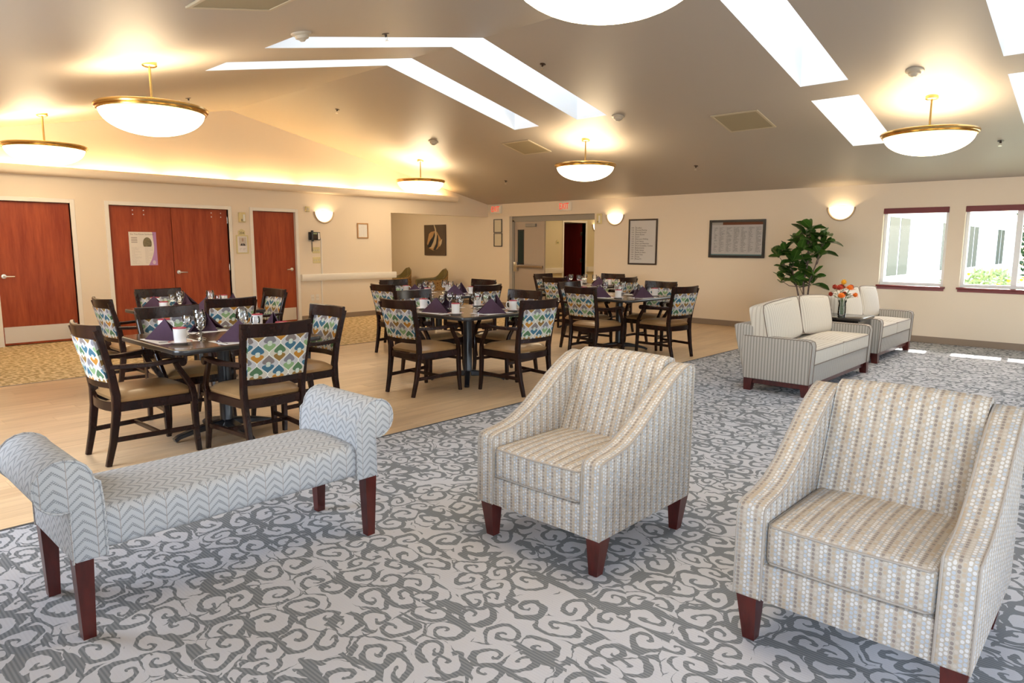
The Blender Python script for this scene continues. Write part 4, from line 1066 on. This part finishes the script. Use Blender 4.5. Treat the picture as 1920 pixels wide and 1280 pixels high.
# ------------------------------------------------------------------ lounge armchairs
def make_lounge():
    """local: front at -y"""
    t = thing('lounge_armchair', 'x', 'armchair', group='dotted stripe lounge armchairs')
    Wd = .37; prof_top = [(-.395, .50), (-.385, .520), (-.35, .530), (-.27, .540), (-.18, .562), (-.08, .612), (.02, .680), (.12, .752), (.21, .808), (.29, .846), (.345, .858), (.385, .852), (.400, .830)]
    prof = [(-.40, .175)] + prof_top + [(.385, .175)]
    for s in (-1, 1):
        bm = NB(); prism(bm, prof, 'x', s * Wd if s < 0 else Wd - .105, -Wd + .105 if s < 0 else Wd, .012, 3); a = obj('arm_panel', bm, 'dots', t)
        for xx in (s * (Wd - .004), s * (Wd - .101)):
            bm = NB(); tube(bm, [(xx, -.398, .18)] + [(xx, p[0], p[1] - .003) for p in prof_top[:-1]], .0045, 6); obj('piping', bm, 'softpipe', a)
    # front rail
    obj('front_rail', B((-.268, -.392, .175), (.268, .30, .315), .008, 2), 'dots', t)
    # seat cushion
    bm = NB(); box(bm, (-.262, -.392, .318), (.262, .20, .470), .022, 3)
    bmesh.ops.subdivide_edges(bm, edges=[e for e in bm.edges if e.calc_length() > .15], cuts=5, use_grid_fill=True)
    for v in bm.verts:
        if v.co.z > .465:
            v.co.z += .022 * max(0, (1 - (v.co.x / .262) ** 2) * (1 - ((v.co.y + .096) / .296) ** 2))
        if v.co.y < -.38: v.co.y -= .010 * max(0, 1 - (v.co.x / .262) ** 2)
    c = obj('seat_cushion', bm, 'dots', t, ang=50)
    for z in (.328, .461): 
        bm = NB(); tube(bm, [(-.255, .15, z), (-.259, -.37, z), (-.24, -.394, z), (0, -.404, z), (.24, -.394, z), (.259, -.37, z), (.255, .15, z)], .0045, 6); obj('piping', bm, 'softpipe', c)
    # inside back, raked
    bm = NB(); n = 8; secs = []
    for i in range(n + 1):
        a = -1 + 2 * i / n; x = a * .262; bl = .016 * (1 - a * a)
        secs.append([(x, .085 - bl, .40), (x, .150 - bl, .56), (x, .215 - bl, .72), (x, .255 - bl, .82), (x, .285 - bl * .5, .868 + bl * .4), (x, .330, .884 + bl * .5), (x, .375, .872 + bl * .3), (x, .392, .83), (x, .385, .40)])
    loft(bm, secs); obj('inside_back', bm, 'dots', t, ang=50)
    obj('outside_back', B((-.30, .372, .175), (.30, .398, .84), .008, 2), 'dots', t)
    for sx in (-1, 1):
        for sy in (-1, 1):
            x, y = sx * .325, sy * .345; bm = NB()
            loft(bm, [[(x + sx * (-.018 + .008) + a * .022, y + b_ * .022 , 0) for a, b_ in ((-1, -1), (1, -1), (1, 1), (-1, 1))], [(x + a * .038, y + b_ * .038, .178) for a, b_ in ((-1, -1), (1, -1), (1, 1), (-1, 1))]])
            obj('leg', bm, 'cherry', t, smooth=False)
    return t
la = make_lounge(); la.location = (9.695, -9.075, .004); la['label'] = 'dotted stripe lounge armchair standing between the bench and the other armchair'
dup(la, (11.03, -9.075, .004), 0, 'dotted stripe lounge armchair standing farther from the bench, in front of the sofas')

# ------------------------------------------------------------------ rolled-arm bench
t = thing('rolled_arm_bench', 'pale grey leaf-print bench with rolled arms and cherry legs', 'bench', (8.70, -10.47, .004))
bm = NB(); box(bm, (-.245, -.60, .315), (.245, .60, .470), .035, 4)
bmesh.ops.subdivide_edges(bm, edges=[e for e in bm.edges if e.calc_length() > .3], cuts=6, use_grid_fill=True)
for v in bm.verts:
    if v.co.z > .46: v.co.z += .020 * max(0, 1 - (v.co.x / .25) ** 2)
obj('seat', bm, 'chev', t, ang=50)
for s in (-1, 1):
    # profile (y,z): upright panel flowing into an outward roll
    cy, cz_, r = .665, .590, .095
    pts = [(.545, .300), (.545, .50), (.552, .585)] + [(cy + r * math.cos(a), cz_ + r * math.sin(a)) for a in [PI * .97 - i * (PI * 1.52) / 16 for i in range(17)]] + [(.655, .45), (.655, .300)]
    bm = NB(); prism(bm, [(s * p[0], p[1]) for p in (pts if s > 0 else pts[::-1])], 'x', -.262, .262, .010, 2); a = obj('rolled_arm', bm, 'chev', t, ang=50)
    for xx in (-.262, .262):
        bm = NB(); tube(bm, [(xx * .99, s * p[0], p[1]) for p in pts], .0045, 6); obj('piping', bm, 'chev', a)
    for sx in (-1, 1):
        x, y = sx * .228, s * .622; bm = NB()
        loft(bm, [[(x + a * .021, y + b_ * .021, 0) for a, b_ in ((-1, -1), (1, -1), (1, 1), (-1, 1))], [(x + a * .031, y + b_ * .031, .312) for a, b_ in ((-1, -1), (1, -1), (1, 1), (-1, 1))]])
        obj('leg', bm, 'cherry', t, smooth=False)

# ------------------------------------------------------------------ sofas
def sofa(label, loc, Wd):
    """local: front at +x, width along y, origin at floor centre"""
    t = thing('loveseat', label, 'sofa', loc, 0, 'striped two-seat sofas')
    H = Wd / 2; xf, xb = .36, -.30
    for s in (-1, 1):
        bm = NB(); prism(bm, [(xb, .125), (xf - .015, .125), (xf, .50), (xf - .012, .535), (xf - .05, .550), (xb - .02, .555), (xb - .03, .40)], 'y', s * H if s < 0 else H - .105, -H + .105 if s < 0 else H, .012, 3)
        a = obj('arm', bm, 'stripe', t)
        for yy in (s * (H - .003), s * (H - .102)):
            bm = NB(); tube(bm, [(xb, yy, .552), (xf - .05, yy, .549), (xf - .012, yy, .534), (xf, yy, .50), (xf - .014, yy, .13)], .004, 6); obj('piping', bm, 'piping', a)
    bm = NB(); prism(bm, [(xb - .0, .125), (xb + .14, .125), (xb + .08, .66), (xb - .03, .665), (xb - .13, .655), (xb - .10, .50)], 'y', -H + .02, H - .02, .02, 3); obj('back_frame', bm, 'stripe', t)
    obj('front_rail', B((xf - .66 + .12, -H + .10, .125), (xf - .018, H - .10, .30), .008, 2), 'stripe', t)
    sw = (Wd - .21) / 2
    for s in (-1, 1):
        yc = s * sw / 2
        bm = NB(); box(bm, (-.17, yc - sw / 2 + .003, .302), (xf - .004, yc + sw / 2 - .003, .455), .02, 3)
        bmesh.ops.subdivide_edges(bm, edges=[e for e in bm.edges if e.calc_length() > .2], cuts=5, use_grid_fill=True)
        for v in bm.verts:
            if v.co.z > .45: v.co.z += .022 * max(0, (1 - ((v.co.y - yc) / (sw / 2)) ** 2) * (1 - ((v.co.x - .09) / .27) ** 2))
        c = obj('seat_cushion', bm, 'cushion', t, ang=50)
        for z in (.312, .448):
            bm = NB(); e = sw / 2 - .006; tube(bm, [(-.1, yc - e, z), (xf - .02, yc - e, z), (xf - .002, yc - e + .02, z), (xf - .002, yc + e - .02, z), (xf - .02, yc + e, z), (-.1, yc + e, z)], .004, 6); obj('piping', bm, 'piping', c)
        # loose back cushion
        Mx = Matrix.Translation((-.175 + .0, s * (sw / 2 + .045), .665)) @ Matrix.Rotation(-.20, 4, 'Y') @ Matrix.Rotation(s * -.05, 4, 'X') @ Matrix(((0, 0, 1, 0), (1, 0, 0, 0), (0, 1, 0, 0), (0, 0, 0, 1)))
        bm = NB(); bm, per = cushion(bm, sw + .075, .43, .23, Mx, 12, .62, 2.6, .12)
        c = obj('back_cushion', bm, 'cushion', t, ang=70)
        bm = NB(); tube(bm, per + [per[0]], .005, 6); obj('piping', bm, 'piping', c)
    for sx, x in ((1, xf - .06), (-1, xb + .05)):
        for s in (-1, 1):
            y = s * (H - .055); bm = NB()
            loft(bm, [[(x + a * .034 + sx * .012, y + b_ * .034, 0) for a, b_ in ((-1, -1), (1, -1), (1, 1), (-1, 1))], [(x + a * .045, y + b_ * .045, .127) for a, b_ in ((-1, -1), (1, -1), (1, 1), (-1, 1))]]); obj('leg', bm, 'cherry', t, smooth=False)
    for s in (-1, 1): obj('plinth_rail', B((xb + .08, s * (H - .055) - .014, .072), (xf - .09, s * (H - .055) + .014, .126), .003, 1), 'cherry', t)
    for x in (xf - .06, xb + .05): obj('plinth_rail', B((x - .014, -H + .09, .072), (x + .014, H - .09, .126), .003, 1), 'cherry', t)
    return t
sofa('striped two-seat sofa nearest the dining tables, beside the end table', (9.075, -4.235, .004), 1.93)
sofa('striped two-seat sofa under the window wall, past the end table', (8.985, -1.80, .004), 1.60)
# end table
t = thing('end_table', 'black square end table between the two striped sofas', 'side table', (9.0, -2.93, .004))
obj('table_top', B((-.28, -.285, .565), (.28, .285, .60), .006, 2), 'endtable', t)
bm = NB(); box(bm, (-.25, -.255, .47), (.25, .255, .565), .003, 1); obj('apron', bm, 'endtable', t)
for sx in (-1, 1):
    for sy in (-1, 1): obj('leg', B((sx * .23 - .025, sy * .235 - .025, 0), (sx * .23 + .025, sy * .235 + .025, .47), .004, 1), 'endtable', t)
obj('shelf', B((-.22, -.22, .15), (.22, .22, .175), .004, 1), 'endtable', t)
# vase and flowers
VX, VY, VZ = 8.99, -2.95, .604
t = thing('glass_vase', 'clear glass vase of flowers on the black end table', 'vase', (VX, VY, VZ))
bm = NB(); lathe(bm, [(0, .002), (.040, .002), (.046, .012), (.044, .10), (.040, .150), (.050, .185), (.049, .186), (.038, .150), (.041, .10), (.042, .014), (0, .010)], 28); obj('body', bm, 'vaseglass', t)
rf = random.Random(11)
def flower(fx, fy, fz, R, mat, label):
    f = thing('chrysanthemum', label, 'flower', (VX + fx * .12, VY + fy * .12, VZ + .015), 0, 'chrysanthemums in the glass vase')
    tip = Vector((fx * .88, fy * .88, fz - .025)); out = Vector((fx, fy, .22)).normalized()
    bm = NB(); tube(bm, [(0, 0, 0), (fx * .05, fy * .05, .10), (fx * .20, fy * .20, .185), (fx * .62, fy * .62, fz * .5 + .10), tip], .0025, 6); obj('stem', bm, 'stemgreen', f)
    Q = out.to_track_quat('Z', 'Y').to_matrix(); bm = NB()
    bmesh.ops.create_icosphere(bm, subdivisions=1, radius=R * .55, matrix=Matrix.Translation(tip + out * R * .25))
    for layer, (rr, up, n) in enumerate(((1, .10, 16), (.86, .35, 14), (.66, .60, 12), (.42, .85, 8))):
        for i in range(n):
            a = 2 * PI * (i + layer * .5) / n + rf.uniform(-.1, .1); L = R * rr * rf.uniform(.88, 1.1); w = .30 * R
            d = Vector((math.cos(a), math.sin(a), 0)); sd = Vector((-d.y, d.x, 0)); h = R * up
            q = [Vector((0, 0, h * .3)) + sd * w * .25, Vector((0, 0, h * .3)) - sd * w * .25, d * L * .6 + Vector((0, 0, h * .8)) - sd * w * .5, d * L + Vector((0, 0, h)), d * L * .6 + Vector((0, 0, h * .8)) + sd * w * .5]
            bm.faces.new([bm.verts.new(tip + Q @ p) for p in q])
    me = bpy.data.meshes.new('bloom'); bm.to_mesh(me); bm.free(); me.materials.append(MT[mat]); finish(me, False); inst('bloom', me, f)
    bm = NB()
    for i in range(3):
        z = .20 + .02 * i; a = rf.uniform(0, 2 * PI); p = Vector((fx * .35, fy * .35, z)); d = Vector((fx * 8 + math.cos(a) * .6, fy * 8 + math.sin(a) * .6, .3)) * .06
        bm.faces.new([bm.verts.new(q) for q in (p, p + d * .5 + Vector((.012, 0, 0)), p + d, p + d * .5 - Vector((.012, 0, 0)))])
    me = bpy.data.meshes.new('foliage'); bm.to_mesh(me); bm.free(); me.materials.append(MT['stemgreen']); finish(me, False); inst('foliage', me, f)
NM = ['yellow bloom standing highest in the vase', 'large orange bloom facing the grey carpet', 'rust bloom facing the far sofa', 'rust bloom facing the window wall', 'rust bloom facing the dining tables', 'rust bloom facing the near sofa',
      'low orange bloom facing the carpet', 'low rust bloom facing the far sofa', 'low rust bloom facing the dining tables', 'low orange bloom facing the near sofa']
FL = [((0, 0, .400), .060, 'yellow', NM[0])]
for i in range(5):
    a = -.45 + 2 * PI * i / 5; FL.append(((.090 * math.cos(a), .090 * math.sin(a), .342), .055, 'orange' if i == 0 else 'rust', NM[1 + i]))
for i in range(4):
    a = .18 + 2 * PI * i / 4; FL.append(((.128 * math.cos(a), .128 * math.sin(a), .255), .050, 'orange' if i in (0, 3) else 'rust', NM[6 + i]))
for (p, R, m_, l) in FL: flower(*p, R, m_, l)

# ------------------------------------------------------------------ fiddle-leaf fig behind the sofa
FX, FY = 7.70, -.62
t = thing('fiddle_leaf_fig', 'tall potted fiddle-leaf fig standing behind the striped sofa', 'plant', (FX, FY, 0))
bm = NB(); lathe(bm, [(0, .004), (.13, .004), (.17, .30), (.18, .31), (.165, .31), (.16, .27), (0, .27)], 24); obj('pot', bm, 'basket', t)
bm = NB(); lathe(bm, [(.16, .272), (.08, .285), (0, .288)], 18); obj('soil', bm, 'soil', t)
def leafmesh(L, Wl, bend, seed):
    r = random.Random(seed); V, F = [], []; n = 6
    for i in range(n + 1):
        a = i / n; w = Wl * (.10 + .9 * (math.sin(PI * min(1, a * .92 + .02)) ** .8) * (.55 + .45 * a)) if 0 < i < n else Wl * (.06 if i == 0 else .18)
        z = -bend * a * a * L
        for s in (-1, -.5, 0, .5, 1): V.append((s * w / 2, a * L, z + abs(s) * .18 * w + r.uniform(-.004, .004) * abs(s)))
    for i in range(n):
        for j in range(4): q = i * 5 + j; F.append((q, q + 1, q + 6, q + 5))
    me = bpy.data.meshes.new('leaf'); me.from_pydata(V, [], F); me.materials.append(MT['figleaf']); uv = me.uv_layers.new(name='UVMap').data
    for l in me.loops: c = V[l.vertex_index]; uv[l.index].uv = (c[0], c[1])
    me.polygons.foreach_set('use_smooth', [True] * len(me.polygons)); return me
LMS = [leafmesh(.24, .175, .25, 1), leafmesh(.20, .15, .1, 2), leafmesh(.26, .19, .4, 3), leafmesh(.17, .135, .05, 4)]
# clusters: (dx, dy, z, leaves, spread)
CL = [(.03, .0, 1.70, 6), (.0, -.05, 1.60, 5), (.20, .05, 1.56, 6), (.27, -.04, 1.50, 5), (.12, -.1, 1.50, 4), (-.18, -.04, 1.52, 5), (-.12, .08, 1.48, 4), (-.33, .0, 1.40, 5), (-.42, -.05, 1.28, 5), (-.28, .06, 1.27, 4), (-.05, -.12, 1.36, 6), (.08, .05, 1.38, 5),
      (.22, -.02, 1.32, 6), (.16, .10, 1.24, 5), (-.16, -.10, 1.20, 6), (-.10, .02, 1.12, 5), (-.28, -.02, 1.08, 5), (-.24, .06, .95, 5), (-.34, -.05, .88, 4), (-.12, -.08, .92, 4), (.14, -.02, .98, 4), (.10, .06, .86, 4), (-.08, .0, .80, 3)]
trunks = [[(0, 0, .27), (-.06, .0, .55), (-.12, -.01, .80), (-.20, -.02, 1.05), (-.30, -.01, 1.30)], [(.02, .01, .27), (.0, .0, .55), (-.02, .0, .85), (.02, .01, 1.15), (.02, 0, 1.45), (.03, 0, 1.66)], [(.03, -.02, .27), (.06, -.02, .60), (.08, -.02, .90), (.15, .0, 1.15), (.22, .0, 1.45)]]
for tr in trunks:
    bm = NB(); tube(bm, tr, [.018 - .011 * i / (len(tr) - 1) for i in range(len(tr))], 8); obj('trunk', bm, 'bark', t)
rl = random.Random(5)
for (dx, dy, z, n) in CL:
    c = Vector((dx, dy, z)); best = min((Vector(p) for tr in trunks for p in tr if p[2] < z - .04), key=lambda p: (p - c).length + .5 * abs(p.z - z + .15))
    bm = NB(); tube(bm, [best, (best + c) / 2 + Vector((0, 0, -.03)), c], [.007, .006, .004], 6); obj('branch', bm, 'bark', t)
    for i in range(n + 2):
        o = inst('leaf', LMS[rl.randrange(4)], t); a = 2 * PI * i / (n + 2) + rl.uniform(-.4, .4)
        if abs(math.sin(a)) > .8 and rl.random() < .4: a += .7
        o.location = c + Vector((rl.uniform(-.02, .02), rl.uniform(-.02, .02), rl.uniform(-.03, .03)))
        o.rotation_euler = (rl.uniform(.0, 1.15), rl.uniform(-.6, .6), a); s_ = rl.uniform(.8, 1.08); o.scale = (s_, s_, s_)

# ------------------------------------------------------------------ alcove armchairs
def barrel(label, loc, rz):
    t = thing('barrel_armchair', label, 'armchair', loc, rz, 'olive armchairs in the alcove')   # local front at -y
    n = 20; outer, inner = [], []
    def shape(a):   # a: 0..PI around the back, from right arm front to left arm front
        x = .36 * math.cos(a); y = .02 + .30 * math.sin(a) ** .8; k_ = max(0, math.sin(a)) ** 2.2
        return x, y, .60 + .24 * k_
    pts = [(.36, -.36, .58), (.362, -.18, .59)] + [shape(PI * i / n) for i in range(n + 1)] + [(-.362, -.18, .59), (-.36, -.36, .58)]
    bo, bi = NB(), NB()
    loft(bo, [[(x, y, .12), (x * 1.02, y * 1.02 + .0, .45), (x * 1.04, y * 1.04, z - .02), (x * 1.0, y * .99, z)] for x, y, z in pts], closed=False, caps=False); obj('outer_shell', bo, 'fleck', t)
    f = lambda x, y: (x * .74, (y - .02) * .70 + .02 if y > .02 else y)
    loft(bi, [[(x * 1.0, y * .99, z), (x * .95, y * .94, z + .025), (f(x, y)[0] * 1.08, f(x, y)[1] * 1.06, z + .005), (*f(x, y), .40)] for x, y, z in pts], closed=False, caps=False); obj('inner_shell', bi, 'greenleather', t)
    for s in (-1, 1): obj('arm_front', B((s * .315 - .05, -.372, .12), (s * .315 + .05, -.352, .59), .008, 2), 'greenleather', t)
    obj('seat_cushion', B((-.265, -.37, .30), (.265, .20, .45), .03, 3), 'greenleather', t)
    obj('seat_base', B((-.30, -.35, .12), (.30, .24, .30), .01, 2), 'fleck', t)
    for sx in (-1, 1):
        for sy in (-.28, .22): obj('leg', B((sx * .25 - .02, sy - .02, 0), (sx * .25 + .02, sy + .02, .12), .003, 1), 'espresso', t)
barrel('olive leather barrel armchair directly under the fish canvas', (-1.28, -.60, .003), -.38)
barrel('olive leather barrel armchair beside the handrail corner', (-2.72, -.60, .003), -.3)

# ------------------------------------------------------------------ outside the windows
struct(obj('ground', B((-12, TH, -.30), (40, 60, -.12)), 'grass', smooth=False))
struct(obj('roof_eave', B((3.3, TH, 2.36), (XR + 1, 1.30, 2.46)), 'extwhite', smooth=False))
t = thing('garden_wing', 'pale sided building wing with tall dark windows beyond the glass', 'building', (8.0, 10, -.12))
obj('wall', B((-3, -9.0, 0), (0, 10, 2.55)), 'ext', t, smooth=False)
for i in range(14): obj('siding_board', B((0, -9.0, .05 + i * .178), (.014, 10, .05 + i * .178 + .168), .003, 1), 'ext', t)
for (y0, y1) in ((2.65, 4.15), (7.2, 7.75), (10.55, 11.85), (15.3, 16.7)):
    f = obj('window', B((.012, y0 - 10 - .07, .93), (.035, y1 - 10 + .07, 2.19), .003, 1), 'extwhite', t)
    m_ = (y0 + y1) / 2 - 10
    obj('pane', B((.030, y0 - 10, 1.0), (.040, m_ - .04, 2.12)), 'extglass', f, smooth=False); obj('pane', B((.030, m_ + .04, 1.0), (.040, y1 - 10, 2.12)), 'extglass', f, smooth=False)
rf_ = obj('roof', B((-3.4, -9.4, 2.55), (.0, 10.5, 2.70)), 'extroof', t, smooth=False)
bm = NB(); prism(bm, [(-3, 3.3), (.55, 2.50), (.55, 2.36), (.48, 2.36), (.0, 2.48), (-3, 2.6)], 'y', -9.4, 10.5); obj('eave', bm, 'extwhite', t, smooth=False)
def bush(name, label, cat, loc, R, H, n, mat, lsz, flowers=0, seed=1):
    t = thing(name, label, cat, loc); r = random.Random(seed); V, F = [], []
    for i in range(n):
        a, zz = r.uniform(0, 2 * PI), r.random(); rad = R * (1 - (2 * zz - .9) ** 2 * .5) * r.uniform(.55, 1) ; p = Vector((rad * math.cos(a), rad * math.sin(a), zz * H + .05))
        d = Vector((r.uniform(-1, 1), r.uniform(-1, 1), r.uniform(-.2, 1))).normalized(); s = d.orthogonal().normalized(); b = len(V)
        V += [p, p + d * lsz * .5 + s * lsz * .22, p + d * lsz, p + d * lsz * .5 - s * lsz * .22]; F.append((b, b + 1, b + 2, b + 3))
    o = obj('foliage', (V, [], F), mat, t, smooth=False); o['kind'] = 'stuff'
    bm = NB()
    for i in range(5): a = i * 1.26; tube(bm, [(0, 0, -.02), (R * .3 * math.cos(a), R * .3 * math.sin(a), H * .6)], .012 * (1 + R), 5)
    obj('stem', bm, 'bark', t)
    for i in range(flowers):
        a, zz = r.uniform(0, 2 * PI), r.uniform(.4, 1); bm = NB()
        bmesh.ops.create_icosphere(bm, subdivisions=1, radius=.035, matrix=Matrix.Translation((R * .9 * math.cos(a), R * .9 * math.sin(a), zz * H))); obj('blossom', bm, 'yellow', t)
bush('garden_shrub', 'leafy garden shrub with yellow blossoms outside the sliding window', 'shrub', (9.55, 3.6, -.12), .55, 1.05, 1500, 'shrub', .11, 14, 2)
bush('garden_shrub', 'low pale shrub against the garden wing wall', 'shrub', (8.7, 5.2, -.12), .45, .8, 700, 'shrub', .10, 4, 5)
bush('garden_tree', 'dark tree standing past the end of the garden wing', 'tree', (9.4, 24, -.12), 2.0, 4.6, 2600, 'treeleaf', .32, 0, 8)
bush('garden_tree', 'dark tree standing far behind the sliding window mullion', 'tree', (12.6, 30, -.12), 3.0, 6.5, 3000, 'treeleaf', .4, 0, 9)
